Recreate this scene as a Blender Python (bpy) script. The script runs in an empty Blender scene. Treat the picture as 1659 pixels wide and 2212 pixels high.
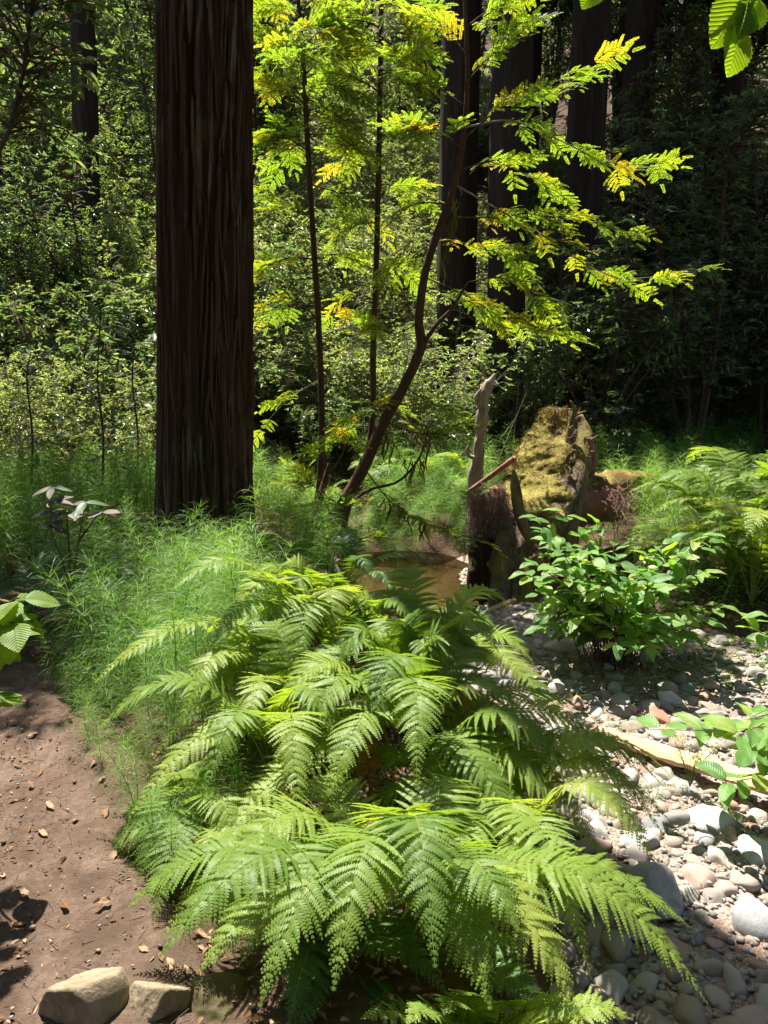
import bpy, bmesh, math, random
import numpy as np
from mathutils import Vector, Matrix

# ------------------------------------------------------------------ camera, sky, sun, exposure
SC = bpy.context.scene
COL = SC.collection
PITCH = math.radians(12.0)
CAM_H = 1.6
cam = bpy.data.cameras.new('camera')
cam.sensor_fit = 'HORIZONTAL'
cam.sensor_width = 36.0
cam.lens = 36.0 * 769.0 / 768.0
cam.clip_start = 0.05
cam.clip_end = 400.0
camo = bpy.data.objects.new('camera', cam)
camo.location = (0, 0, CAM_H)
camo.rotation_euler = (math.pi / 2 - PITCH, 0, 0)
COL.objects.link(camo)
SC.camera = camo

SUN_DIR = Vector((-0.22, 0.42, 1.0)).normalized()      # towards the sun
world = bpy.data.worlds.new('World')
SC.world = world
world.use_nodes = True
wn = world.node_tree
bg = wn.nodes['Background']
sky = wn.nodes.new('ShaderNodeTexSky')
sky.sky_type = 'NISHITA'
sky.sun_disc = False
sky.sun_elevation = math.asin(SUN_DIR.z)
sky.sun_rotation = math.atan2(SUN_DIR.x, SUN_DIR.y)
wn.links.new(sky.outputs[0], bg.inputs[0])
bg.inputs[1].default_value = 0.105
sl = bpy.data.lights.new('sun', 'SUN')
sl.energy = 5.0
sl.angle = math.radians(0.53)
sl.color = (1.0, 0.95, 0.86)
so = bpy.data.objects.new('sun', sl)
so.rotation_euler = SUN_DIR.to_track_quat('Z', 'Y').to_euler()
so.location = (0, 0, 60)
COL.objects.link(so)
SC.view_settings.view_transform = 'Standard'
SC.view_settings.look = 'None'
SC.view_settings.gamma = 1.0
SC.view_settings.exposure = 1.75
SC.view_settings.use_curve_mapping = False
SC.cycles.max_bounces = 7
SC.cycles.diffuse_bounces = 4
SC.cycles.glossy_bounces = 2
SC.cycles.transmission_bounces = 4
SC.cycles.transparent_max_bounces = 8
SC.cycles.sample_clamp_indirect = 6.0
SC.cycles.caustics_reflective = False
SC.cycles.caustics_refractive = False

# ------------------------------------------------------------------ helpers
R = np.random.default_rng(7)
random.seed(7)
_c, _s = math.cos(PITCH), math.sin(PITCH)


def at(X, Y, y):
    """world point on the plane at distance y that the photograph (1659 px wide) shows at X, Y"""
    u = (X - 829.5) / 1661.0
    v = (1106.0 - Y) / 1661.0
    t = y / (_c + v * _s)
    return np.array((u * t, y, CAM_H + (-_s + v * _c) * t))


def nrm(a):
    a = np.asarray(a, float)
    return a / (np.linalg.norm(a, axis=-1, keepdims=True) + 1e-12)


def smooth(a, b, x):
    t = np.clip((np.asarray(x, float) - a) / (b - a), 0, 1)
    return t * t * (3 - 2 * t)


def _hash(ix, iy, iz, seed):
    n = (ix * 374761393 + iy * 668265263 + iz * 1274126177 + seed * 974711) & 0xffffffff
    n = ((n ^ (n >> 13)) * 1274126177) & 0xffffffff
    n = n ^ (n >> 16)
    return (n & 0xffff) / 65535.0


def vnoise(p, seed=0, per=None):
    """value noise, -1..1, p (n,3); per = period of the first axis"""
    p = np.asarray(p, float)
    f = np.floor(p)
    t = p - f
    t = t * t * (3 - 2 * t)
    i = f.astype(np.int64)
    out = 0
    for dx in (0, 1):
        wx = t[:, 0] if dx else 1 - t[:, 0]
        ix = i[:, 0] + dx
        if per:
            ix = ix % per
        for dy in (0, 1):
            wy = t[:, 1] if dy else 1 - t[:, 1]
            for dz in (0, 1):
                wz = t[:, 2] if dz else 1 - t[:, 2]
                out = out + wx * wy * wz * _hash(ix, i[:, 1] + dy, i[:, 2] + dz, seed)
    return out * 2 - 1


def fbm(p, seed=0, octs=4):
    p = np.asarray(p, float)
    a, s, o = 1.0, 0.0, 0.0
    for k in range(octs):
        o = o + a * vnoise(p * 2 ** k, seed + k * 17)
        s += a
        a *= .5
    return o / s


class MB:
    """collects vertices and polygons of one mesh"""

    def __init__(self):
        self.v, self.f, self.r, self.n = [], [], [], 0

    def add(self, v, faces, rnd=0.0, mat=0):
        v = np.asarray(v, float).reshape(-1, 3)
        if not isinstance(faces, list):
            faces = [faces]
        for f in faces:
            f = np.asarray(f, int)
            if len(f):
                self.f.append((f + self.n, mat))
        self.v.append(v)
        self.r.append(np.broadcast_to(np.asarray(rnd, float), (len(v),)).copy())
        self.n += len(v)
        return self

    def mesh(self, name, mats, smooth_shade=False):
        me = bpy.data.meshes.new(name)
        v = np.concatenate(self.v) if self.v else np.zeros((0, 3))
        me.vertices.add(len(v))
        me.vertices.foreach_set('co', v.astype(np.float32).ravel())
        nl = sum(f.size for f, _ in self.f)
        npo = sum(len(f) for f, _ in self.f)
        me.loops.add(nl)
        me.polygons.add(npo)
        me.loops.foreach_set('vertex_index', np.concatenate([f.ravel() for f, _ in self.f]).astype(np.int32))
        tot = np.concatenate([np.full(len(f), f.shape[1]) for f, _ in self.f]).astype(np.int32)
        st = np.concatenate([[0], np.cumsum(tot)[:-1]]).astype(np.int32)
        me.polygons.foreach_set('loop_start', st)
        mi = np.concatenate([np.full(len(f), m) for f, m in self.f]).astype(np.int32)
        if not isinstance(mats, (list, tuple)):
            mats = [mats]
        for m in mats:
            me.materials.append(m)
        me.polygons.foreach_set('material_index', mi)
        me.polygons.foreach_set('use_smooth', np.full(npo, smooth_shade))
        at_ = me.attributes.new('rnd', 'FLOAT', 'POINT')
        at_.data.foreach_set('value', np.concatenate(self.r).astype(np.float32))
        me.update(calc_edges=True)
        return me


def link(name, me, parent=None, loc=None, mtx=None):
    o = bpy.data.objects.new(name, me)
    COL.objects.link(o)
    if parent is not None:
        o.parent = parent
    if mtx is not None:
        o.matrix_local = mtx
    elif loc is not None:
        o.location = loc
    return o


def tag(o, label=None, cat=None, group=None, kind=None):
    if label:
        o['label'] = label
    if cat:
        o['category'] = cat
    if group:
        o['group'] = group
    if kind:
        o['kind'] = kind
    return o


def thing(name, label, cat, loc=(0, 0, 0), group=None, rotz=0.0):
    o = link(name, None, loc=loc)
    o.rotation_euler = (0, 0, rotz)
    o.empty_display_size = .1
    return tag(o, label, cat, group)


def frame(d, up, loc, sc=1.0):
    """matrix with local +Y along d and +Z near up"""
    y = Vector(d).normalized()
    x = y.cross(Vector(up))
    if x.length < 1e-4:
        x = y.cross(Vector((1, 0, 0)))
    x.normalize()
    z = x.cross(y)
    m = Matrix(((x.x * sc, y.x * sc, z.x * sc, loc[0]), (x.y * sc, y.y * sc, z.y * sc, loc[1]), (x.z * sc, y.z * sc, z.z * sc, loc[2]), (0, 0, 0, 1)))
    return m


def tube(pts, rad, seg=6, cap=True, wob=0.0, seed=0, flat=1.0):
    """tapered tube; returns v, faces"""
    pts = np.asarray(pts, float)
    n = len(pts)
    rad = np.broadcast_to(np.asarray(rad, float), (n,))
    T = nrm(np.gradient(pts, axis=0))
    u = np.cross(T[0], (0, 0, 1.0))
    if np.linalg.norm(u) < .05:
        u = np.cross(T[0], (0, 1.0, 0))
    u = nrm(u)
    a = np.linspace(0, 2 * math.pi, seg, endpoint=False)
    V = []
    for i in range(n):
        u = nrm(u - T[i] * np.dot(u, T[i]))
        w = np.cross(T[i], u)
        V.append(pts[i] + rad[i] * (np.cos(a)[:, None] * u + flat * np.sin(a)[:, None] * w))
    V = np.concatenate(V)
    if wob:
        cen = np.repeat(pts, seg, axis=0)
        k = 1 + wob * fbm(V * (1.2 / (rad.max() + 1e-6)) , seed, 3)
        V = cen + (V - cen) * k[:, None]
    i = np.arange(n - 1)[:, None] * seg
    j = np.arange(seg)[None, :]
    j2 = (j + 1) % seg
    F = np.stack([i + j, i + j2, i + seg + j2, i + seg + j], -1).reshape(-1, 4)
    out = [F]
    if cap:
        out.append(np.arange(seg)[::-1][None, :])
        out.append((np.arange(seg) + (n - 1) * seg)[None, :])
    return V, out


def spline(ctrl, n=24):
    """Catmull-Rom through the control points"""
    c = np.asarray(ctrl, float)
    c = np.vstack([2 * c[0] - c[1], c, 2 * c[-1] - c[-2]])
    m = len(c) - 3
    o = []
    for x in np.linspace(0, m - 1e-6, n):
        k = int(x)
        t = x - k
        p0, p1, p2, p3 = c[k:k + 4]
        o.append(.5 * ((2 * p1) + (-p0 + p2) * t + (2 * p0 - 5 * p1 + 4 * p2 - p3) * t * t + (-p0 + 3 * p1 - 3 * p2 + p3) * t ** 3))
    return np.array(o)


def leaf6(pos, d, up, L, W, fold=.25, curl=.15):
    """vectorised folded leaves: v, quads; 6 verts each"""
    d = nrm(d)
    x = nrm(np.cross(d, up))
    z = np.cross(x, d)
    L = np.broadcast_to(L, (len(pos),))[:, None]
    W = np.broadcast_to(W, (len(pos),))[:, None]
    b = pos
    l1 = pos + d * L * .33 - x * W * .48 + z * W * fold
    l2 = pos + d * L * .70 - x * W * .36 + z * (W * fold * .8 - L * curl * .5)
    tip = pos + d * L - z * L * curl
    r2 = pos + d * L * .70 + x * W * .36 + z * (W * fold * .8 - L * curl * .5)
    r1 = pos + d * L * .33 + x * W * .48 + z * W * fold
    V = np.stack([b, l1, l2, tip, r2, r1], 1).reshape(-1, 3)
    k = np.arange(len(pos))[:, None] * 6
    F = np.concatenate([k + np.array([[0, 3, 2, 1]]), k + np.array([[0, 5, 4, 3]])])
    return V, F


def kite(pos, d, up, L, W, curl=.1):
    d = nrm(d)
    x = nrm(np.cross(d, up))
    z = np.cross(x, d)
    L = np.broadcast_to(L, (len(pos),))[:, None]
    W = np.broadcast_to(W, (len(pos),))[:, None]
    V = np.stack([pos, pos + d * L * .45 - x * W * .5, pos + d * L - z * L * curl, pos + d * L * .45 + x * W * .5], 1).reshape(-1, 3)
    F = np.arange(len(pos))[:, None] * 4 + np.array([[0, 3, 2, 1]])
    return V, F


def rdir(n, rng, zlo=-1, zhi=1):
    z = rng.uniform(zlo, zhi, n)
    a = rng.uniform(0, 2 * math.pi, n)
    r = np.sqrt(1 - z * z)
    return np.stack([r * np.cos(a), r * np.sin(a), z], 1)


# ------------------------------------------------------------------ materials
class NT:
    def __init__(self, name):
        self.m = bpy.data.materials.new(name)
        self.m.use_nodes = True
        self.t = self.m.node_tree
        self.t.nodes.clear()
        self.out = self.t.nodes.new('ShaderNodeOutputMaterial')

    def n(self, typ, **k):
        nd = self.t.nodes.new('ShaderNode' + typ)
        for a, b in k.items():
            if a.startswith('i_'):
                key = a[2:]
                key = int(key) if key.isdigit() else key.replace('_', ' ')
                nd.inputs[key].default_value = b
            else:
                setattr(nd, a, b)
        return nd

    def l(self, a, b):
        self.t.links.new(a, b)

    def ramp(self, fac, stops, interp='LINEAR'):
        r = self.n('ValToRGB')
        r.color_ramp.interpolation = interp
        e = r.color_ramp.elements
        while len(e) < len(stops):
            e.new(.5)
        for q, (p, c) in zip(e, stops):
            q.position = p
            q.color = (*c, 1)
        self.l(fac, r.inputs[0])
        return r.outputs[0]

    def math(self, op, a, b=None):
        m = self.n('Math', operation=op)
        for i, x in enumerate((a, b)):
            if x is None:
                continue
            if isinstance(x, (int, float)):
                m.inputs[i].default_value = x
            else:
                self.l(x, m.inputs[i])
        return m.outputs[0]

    def mixc(self, fac, a, b, mode='MIX'):
        m = self.n('Mix', data_type='RGBA', blend_type=mode)
        for s, x in ((0, fac), (6, a), (7, b)):
            if isinstance(x, (int, float)):
                m.inputs[s].default_value = x
            elif isinstance(x, tuple):
                m.inputs[s].default_value = (*x, 1)
            else:
                self.l(x, m.inputs[s])
        return m.outputs[2]

    def coords(self, kind='Object', scale=(1, 1, 1)):
        tc = self.n('TexCoord')
        mp = self.n('Mapping')
        mp.inputs['Scale'].default_value = scale
        self.l(tc.outputs[kind], mp.inputs[0])
        return mp.outputs[0]

    def noise(self, vec, scale, detail=4, rough=.55, dist=0.0):
        t = self.n('TexNoise')
        t.inputs['Scale'].default_value = scale
        t.inputs['Detail'].default_value = detail
        t.inputs['Roughness'].default_value = rough
        t.inputs['Distortion'].default_value = dist
        self.l(vec, t.inputs['Vector'])
        return t.outputs[0]

    def bump(self, h, strength, dist):
        b = self.n('Bump')
        b.inputs['Strength'].default_value = strength
        b.inputs['Distance'].default_value = dist
        self.l(h, b.inputs['Height'])
        return b.outputs[0]

    def bsdf(self, col, rough=.7, spec=.3, normal=None):
        p = self.n('BsdfPrincipled')
        if isinstance(col, tuple):
            p.inputs['Base Color'].default_value = (*col, 1)
        else:
            self.l(col, p.inputs['Base Color'])
        if isinstance(rough, (int, float)):
            p.inputs['Roughness'].default_value = rough
        else:
            self.l(rough, p.inputs['Roughness'])
        p.inputs['Specular IOR Level'].default_value = spec
        if normal is not None:
            self.l(normal, p.inputs['Normal'])
        return p

    def done(self, sh):
        self.l(sh, self.out.inputs[0])
        return self.m


def leaf_mat(name, stops, tmul=(3.0, 2.4, .6), tw=.42, rough=.42, spec=.45, wa=.7, wb=.5, veins=None):
    """leaf: glossy diffuse front plus light let through; rnd attribute and object random pick the hue"""
    t = NT(name)
    a = t.n('Attribute', attribute_name='rnd').outputs['Fac']
    o = t.n('ObjectInfo').outputs['Random']
    f = t.math('FRACT', t.math('ADD', t.math('MULTIPLY', a, wa), t.math('MULTIPLY', o, wb)))
    c = t.ramp(f, stops)
    nml = None
    if veins:
        tc = t.n('TexCoord')
        sx = t.n('SeparateXYZ')
        t.l(tc.outputs['Object'], sx.inputs[0])
        ax = t.math('ABSOLUTE', sx.outputs[0])
        ph = t.math('SUBTRACT', sx.outputs[1], t.math('MULTIPLY', ax, .9))
        w = t.math('ABSOLUTE', t.math('SINE', t.math('MULTIPLY', ph, veins)))
        w = t.math('POWER', w, .5)
        mid = t.math('MINIMUM', t.math('MULTIPLY', ax, 700.0), 1.0)
        hgt = t.math('MINIMUM', w, mid)
        nml = t.bump(hgt, .5, .002)
        sp_ = t.noise(tc.outputs['Object'], 130.0, 3, .6)
        c = t.mixc(t.ramp(sp_, [(.66, (0, 0, 0)), (.72, (.7, .7, .7))]), c, (.13, .085, .03))
        lg = t.noise(tc.outputs['Object'], 28.0, 3, .6)
        c = t.mixc(1.0, c, t.ramp(lg, [(.35, (.78, .8, .8)), (.65, (1.2, 1.15, 1.1))]), 'MULTIPLY')
        rough = t.math('ADD', t.math('MULTIPLY', lg, .35), rough - .15)
        c = t.mixc(t.math('MULTIPLY', t.math('SUBTRACT', 1.0, hgt), .35), c, t.mixc(1.0, c, (1.5, 1.5, 1.5), 'MULTIPLY'))
    p = t.bsdf(c, rough, spec, nml)
    tr = t.n('BsdfTranslucent')
    t.l(t.mixc(1.0, c, tmul, 'MULTIPLY'), tr.inputs[0])
    if nml is not None:
        t.l(nml, tr.inputs[1])
    mx = t.n('MixShader')
    mx.inputs[0].default_value = tw
    t.l(p.outputs[0], mx.inputs[1])
    t.l(tr.outputs[0], mx.inputs[2])
    return t.done(mx.outputs[0])


def wood_mat(name, stops, scale=(1, 1, .12), sc=30, bump=.6, dist=.01, rough=.85, lichen=None, kind='Object', moss_amt=.5):
    t = NT(name)
    v = t.coords(kind, scale)
    a = t.noise(v, sc, 6, .65, .3)
    b = t.noise(v, sc * 3.3, 4, .6)
    f = t.math('ADD', t.math('MULTIPLY', a, .7), t.math('MULTIPLY', b, .3))
    c = t.ramp(f, stops)
    if lichen:
        lv = t.coords(kind, (1, 1, .35))
        g = t.noise(lv, 5.0, 4, .6)
        gf = t.ramp(g, [(moss_amt, (0, 0, 0)), (moss_amt + .12, (1, 1, 1))])
        c = t.mixc(t.math('MULTIPLY', gf, .75), c, lichen)
    return t.done(t.bsdf(c, rough, .15, t.bump(f, bump, dist)).outputs[0])


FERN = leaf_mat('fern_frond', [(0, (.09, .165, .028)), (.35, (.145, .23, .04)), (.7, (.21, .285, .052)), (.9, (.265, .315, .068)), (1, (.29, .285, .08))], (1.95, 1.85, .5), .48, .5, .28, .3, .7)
FERN_SHADE = leaf_mat('fern_frond_shade', [(0, (.045, .10, .022)), (.5, (.065, .135, .03)), (1, (.09, .165, .035))], (2.3, 2.0, .5), .42, .45, .4, .3, .7)  # darker copy of the frond green, shade put into the colour
FERN_DRY = leaf_mat('dry_frond', [(0, (.10, .045, .018)), (1, (.20, .09, .03))], (1.4, 1.0, .6), .3, .8, .1)
HORSE = leaf_mat('horsetail_green', [(0, (.095, .205, .03)), (.5, (.15, .28, .042)), (1, (.21, .33, .06))], (1.8, 1.75, .55), .46, .45, .35, .2, .8)
NEEDLE = leaf_mat('young_needles', [(0, (.12, .21, .03)), (.5, (.175, .26, .034)), (.80, (.23, .28, .03)), (.92, (.31, .28, .025)), (.98, (.34, .23, .025)), (1, (.32, .16, .03))], (2.1, 2.0, .75), .60, .45, .22, .12, .88)
TAN = leaf_mat('tanoak_leaf', [(0, (.050, .088, .040)), (.4, (.085, .135, .058)), (.75, (.14, .19, .08)), (.9, (.19, .22, .10)), (1, (.24, .15, .07))], (1.9, 2.0, .9), .40, .28, .65, 1.0, .3)
HUCK = leaf_mat('small_shrub_leaf', [(0, (.055, .095, .035)), (.4, (.09, .145, .05)), (.75, (.14, .195, .07)), (1, (.22, .235, .09))], (2.1, 2.1, .8), .45, .30, .6, 1.0, .3)
HILLY = leaf_mat('pale_shrub_leaf', [(0, (.10, .155, .055)), (.4, (.165, .225, .085)), (.8, (.24, .285, .125)), (1, (.32, .29, .16))], (1.75, 1.75, .8), .55, .30, .6, 1.0, .3)
DOG = leaf_mat('dogwood_leaf', [(0, (.07, .165, .04)), (.4, (.105, .225, .05)), (.8, (.165, .285, .06)), (1, (.22, .30, .065))], (2.2, 2.1, .5), .45, .44, .4, .6, 1.0, veins=330.0)
HAZEL = leaf_mat('hazel_leaf', [(0, (.085, .165, .022)), (1, (.14, .22, .03))], (2.4, 2.3, .35), .5, .45, .35, .6, 1.0, veins=420.0)
PINKLEAF = leaf_mat('pale_pinkish_leaf', [(0, (.115, .075, .068)), (.5, (.15, .105, .092)), (1, (.08, .10, .06))], (1.2, 1.0, .8), .3, .5, .4, .6, 1.0, veins=300.0)
TANBIG = leaf_mat('tanoak_leaf_large', [(0, (.04, .085, .035)), (1, (.075, .13, .05))], (2.4, 2.4, .6), .35, .4, .45, .6, 1.0, veins=300.0)
DRYLEAF = leaf_mat('dry_leaf', [(0, (.15, .075, .035)), (.5, (.26, .15, .08)), (1, (.38, .27, .17))], (1.1, .9, .6), .2, .8, .15, .9, .8)
SORREL = leaf_mat('ground_cover_leaf', [(0, (.07, .15, .025)), (1, (.13, .21, .04))], (2.2, 2.0, .5), .4, .5, .3, 1.0, .2)
GRASS = leaf_mat('grass_blade', [(0, (.09, .15, .025)), (.7, (.13, .19, .04)), (1, (.24, .21, .10))], (1.8, 1.6, .6), .35, .5, .3, 1.0, .3)
CROWN = leaf_mat('redwood_foliage', [(0, (.02, .05, .012)), (1, (.045, .09, .02))], (2.2, 2.2, .6), .3, .5, .3, 1.0, .2)


def moss_mat(nm='moss_yellow_green', g0=.5):
    t = NT(nm)
    v = t.coords('Object')
    a = t.noise(v, 14.0, 5, .6)
    b = t.noise(v, 90.0, 5, .7)
    f = t.math('ADD', t.math('MULTIPLY', a, .5), t.math('MULTIPLY', b, .5))
    c = t.ramp(f, [(.3, (.09, .072, .02)), (.5, (.26, .215, .058)), (.68, (.42, .36, .125))])
    g = t.noise(v, 6.0, 5, .65)
    c = t.mixc(t.ramp(g, [(g0, (0, 0, 0)), (g0 + .14, (.85, .85, .85))]), c, (.13, .08, .035))
    return t.done(t.bsdf(c, .95, .08, t.bump(f, 1.0, .025)).outputs[0])


MOSSM = moss_mat()
LOGMOSS = moss_mat('brown_log_moss', .38)
HANGMOSS = leaf_mat('hanging_lichen', [(0, (.10, .10, .02)), (1, (.19, .175, .045))], (1.5, 1.4, .5), .35, .9, .1, 1.0, .3)
UMBEL = leaf_mat('cream_flower', [(0, (.55, .52, .22)), (1, (.75, .72, .42))], (1, 1, .7), .3, .7, .2, 1.0, .2)

BARK = wood_mat('redwood_bark', [(.2, (.014, .008, .005)), (.45, (.048, .028, .016)), (.62, (.092, .057, .034)), (.85, (.18, .13, .085))], (1, 1, .05), 26, .9, .02, .92, (.19, .18, .115), moss_amt=.60)
BARKSTRIP = wood_mat('redwood_bark_strip', [(.2, (.03, .015, .009)), (.5, (.075, .042, .026)), (.8, (.15, .105, .072))], (1, 1, .05), 40, .8, .008, .92, (.17, .155, .10), moss_amt=.54)
BARKFAR = wood_mat('far_bark', [(.2, (.014, .009, .006)), (.5, (.040, .026, .018)), (.8, (.095, .068, .05))], (1, 1, .08), 10, .9, .05, .95)
TWIG = wood_mat('brown_twig', [(.3, (.045, .028, .018)), (.7, (.14, .095, .065))], (1, 1, .3), 40, .4, .003)
TWIGPALE = wood_mat('pale_twig', [(.3, (.16, .13, .10)), (.7, (.34, .29, .23))], (1, 1, .3), 40, .4, .003)
SAPB = wood_mat('sapling_bark', [(.25, (.035, .02, .013)), (.6, (.105, .06, .038)), (.85, (.19, .13, .085))], (1, 1, .10), 60, .7, .006, .9, (.14, .15, .06), moss_amt=.62)
STUMPW = wood_mat('weathered_stump_wood', [(.25, (.025, .016, .009)), (.45, (.11, .078, .045)), (.62, (.22, .165, .10)), (.85, (.36, .28, .18))], (1, 1, .08), 30, 1.0, .03, .9, (.22, .195, .04), moss_amt=.47)
REDWOOD = wood_mat('red_rotten_wood', [(.2, (.09, .035, .022)), (.5, (.26, .125, .085)), (.8, (.44, .27, .20))], (1, 1, .12), 40, 1.0, .015, .95)
DRIFT = wood_mat('driftwood', [(.2, (.22, .11, .05)), (.45, (.46, .28, .15)), (.7, (.58, .42, .27)), (.9, (.68, .55, .42))], (1, .06, 1), 45, .5, .004, .75)
SNAGW = wood_mat('grey_snag_wood', [(.2, (.10, .075, .055)), (.5, (.28, .22, .17)), (.8, (.44, .37, .30))], (1, 1, .12), 40, .8, .01, .9, (.20, .185, .05), moss_amt=.62)
ROOTF = wood_mat('root_fibre', [(.2, (.10, .055, .038)), (.6, (.30, .19, .15)), (.9, (.46, .33, .26))], (1, 1, 1), 60, .5, .003)


def soil_mat():
    t = NT('trail_soil')
    v = t.coords('Object')
    a = t.noise(v, 3.0, 8, .62)
    b = t.noise(v, 45.0, 6, .7)
    c2 = t.noise(v, 160.0, 3, .6)
    f = t.math('ADD', t.math('MULTIPLY', a, .45), t.math('ADD', t.math('MULTIPLY', b, .35), t.math('MULTIPLY', c2, .2)))
    c = t.ramp(f, [(.32, (.055, .034, .023)), (.5, (.108, .073, .054)), (.68, (.185, .13, .098))])
    pz = t.noise(v, 7.0, 6, .7, .5)
    c = t.mixc(t.ramp(pz, [(.46, (0, 0, 0)), (.62, (.75, .75, .75))]), c, (.062, .040, .027))
    h = t.math('ADD', t.math('MULTIPLY', b, .7), t.math('MULTIPLY', c2, .5))
    return t.done(t.bsdf(c, .95, .1, t.bump(h, .9, .012)).outputs[0])


def forest_mat():
    t = NT('forest_floor')
    v = t.coords('Object')
    a = t.noise(v, 1.2, 8, .65)
    b = t.noise(v, 30.0, 6, .7)
    f = t.math('ADD', t.math('MULTIPLY', a, .5), t.math('MULTIPLY', b, .5))
    c = t.ramp(f, [(.3, (.028, .018, .012)), (.5, (.085, .054, .036)), (.7, (.17, .11, .075))])
    return t.done(t.bsdf(c, .95, .1, t.bump(b, .9, .03)).outputs[0])


def gravel_mat():
    t = NT('streambed_gravel')
    v = t.coords('Object')
    vo = t.n('TexVoronoi')
    vo.inputs['Scale'].default_value = 75.0
    t.l(v, vo.inputs['Vector'])
    a = t.noise(v, 4.0, 5, .6)
    cs = t.ramp(t.n('SeparateColor').outputs[0], [(0, (0, 0, 0)), (1, (1, 1, 1))])
    sp = t.n('SeparateColor')
    t.l(vo.outputs['Color'], sp.inputs[0])
    c = t.ramp(sp.outputs[0], [(0, (.15, .12, .10)), (.4, (.27, .22, .18)), (.7, (.33, .29, .26)), (1, (.28, .17, .12))])
    c = t.mixc(t.ramp(a, [(.45, (0, 0, 0)), (.6, (1, 1, 1))]), c, (.20, .135, .10))
    h = t.math('SUBTRACT', 1.0, vo.outputs['Distance'])
    return t.done(t.bsdf(c, .9, .2, t.bump(h, 1.0, .01)).outputs[0])


def stone_mat(name='river_stone', stops=None, wa=.37, wb=1.0):
    t = NT(name)
    at_ = t.n('Attribute', attribute_name='rnd').outputs['Fac']
    ob = t.n('ObjectInfo').outputs['Random']
    f = t.math('FRACT', t.math('ADD', t.math('MULTIPLY', at_, wa), t.math('MULTIPLY', ob, wb)))
    c = t.ramp(f, stops or [(0, (.18, .165, .145)), (.16, (.30, .25, .20)), (.3, (.17, .17, .172)), (.42, (.33, .30, .255)), (.55, (.26, .21, .155)), (.66, (.37, .35, .315)), (.78, (.33, .22, .16)), (.86, (.34, .305, .26)), (.94, (.36, .205, .15)), (1, (.25, .235, .215))])
    v = t.coords('Object')
    n1 = t.noise(v, 22.0, 6, .65, .6)
    n2 = t.noise(v, 160.0, 4, .7)
    k = t.ramp(t.math('ADD', t.math('MULTIPLY', n1, .65), t.math('MULTIPLY', n2, .35)), [(.3, (.62, .60, .58)), (.5, (1, 1, 1)), (.7, (1.28, 1.26, 1.22))])
    c = t.mixc(1.0, c, k, 'MULTIPLY')
    h = t.math('ADD', n1, t.math('MULTIPLY', n2, .4))
    return t.done(t.bsdf(c, .8, .3, t.bump(h, .55, .006)).outputs[0])


def rock_mat():
    t = NT('trailside_rock')
    v = t.coords('Object')
    n1 = t.noise(v, 14.0, 8, .65, .8)
    n2 = t.noise(v, 90.0, 5, .7)
    f = t.math('ADD', t.math('MULTIPLY', n1, .7), t.math('MULTIPLY', n2, .3))
    c = t.ramp(f, [(.3, (.085, .062, .038)), (.5, (.225, .175, .115)), (.66, (.33, .27, .195))])
    g = t.noise(v, 9.0, 3, .6)
    c = t.mixc(t.ramp(g, [(.58, (0, 0, 0)), (.7, (.7, .7, .7))]), c, (.11, .115, .03))
    return t.done(t.bsdf(c, .9, .2, t.bump(f, .9, .012)).outputs[0])


def water_mat():
    t = NT('stream_water')
    v = t.coords('Object')
    n = t.noise(v, 7.0, 3, .5)
    b = t.bump(n, .18, .015)
    tr = t.n('BsdfTransparent')
    tr.inputs[0].default_value = (.42, .35, .26, 1)
    gl = t.n('BsdfGlossy')
    gl.inputs['Roughness'].default_value = .03
    t.l(b, gl.inputs['Normal'])
    fr = t.n('Fresnel')
    fr.inputs[0].default_value = 1.33
    t.l(b, fr.inputs['Normal'])
    mx = t.n('MixShader')
    t.l(fr.outputs[0], mx.inputs[0])
    t.l(tr.outputs[0], mx.inputs[1])
    t.l(gl.outputs[0], mx.inputs[2])
    return t.done(mx.outputs[0])


SOIL, FOREST, GRAVEL, STONE, ROCK, WATER = soil_mat(), forest_mat(), gravel_mat(), stone_mat(), rock_mat(), water_mat()
MOSSROCK = stone_mat('brown_mossy_rock', [(0, (.07, .055, .028)), (1, (.10, .08, .035))])
REDSTONE = stone_mat('red_stone', [(0, (.30, .135, .09)), (1, (.36, .17, .11))])
GREYSTONE = stone_mat('grey_stone', [(0, (.25, .25, .25)), (1, (.33, .325, .32))])
PALESTONE = stone_mat('pale_stone', [(0, (.36, .345, .33)), (1, (.43, .42, .40))])


# ------------------------------------------------------------------ the lie of the land
def interp(y, ys, xs):
    return np.interp(y, ys, xs)


def bank_x(y):       # foot of the near bank (streambed lies to the right of it)
    return interp(y, [-5, 0, 1.5, 2.4, 3.3, 4.2, 5.0, 5.8, 6.4, 7.5, 8.5, 10, 14], [.9, .6, .40, .52, .52, .40, .05, -.32, -.5, -.6, -1.6, -4, -9])


def right_x(y):      # foot of the far bank on the right
    return interp(y, [-5, 2, 4, 4.8, 5.4, 6.2, 7.2, 8.5], [6, 5.5, 4.2, 2.7, 2.05, 1.75, 1.3, 1.2])


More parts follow.
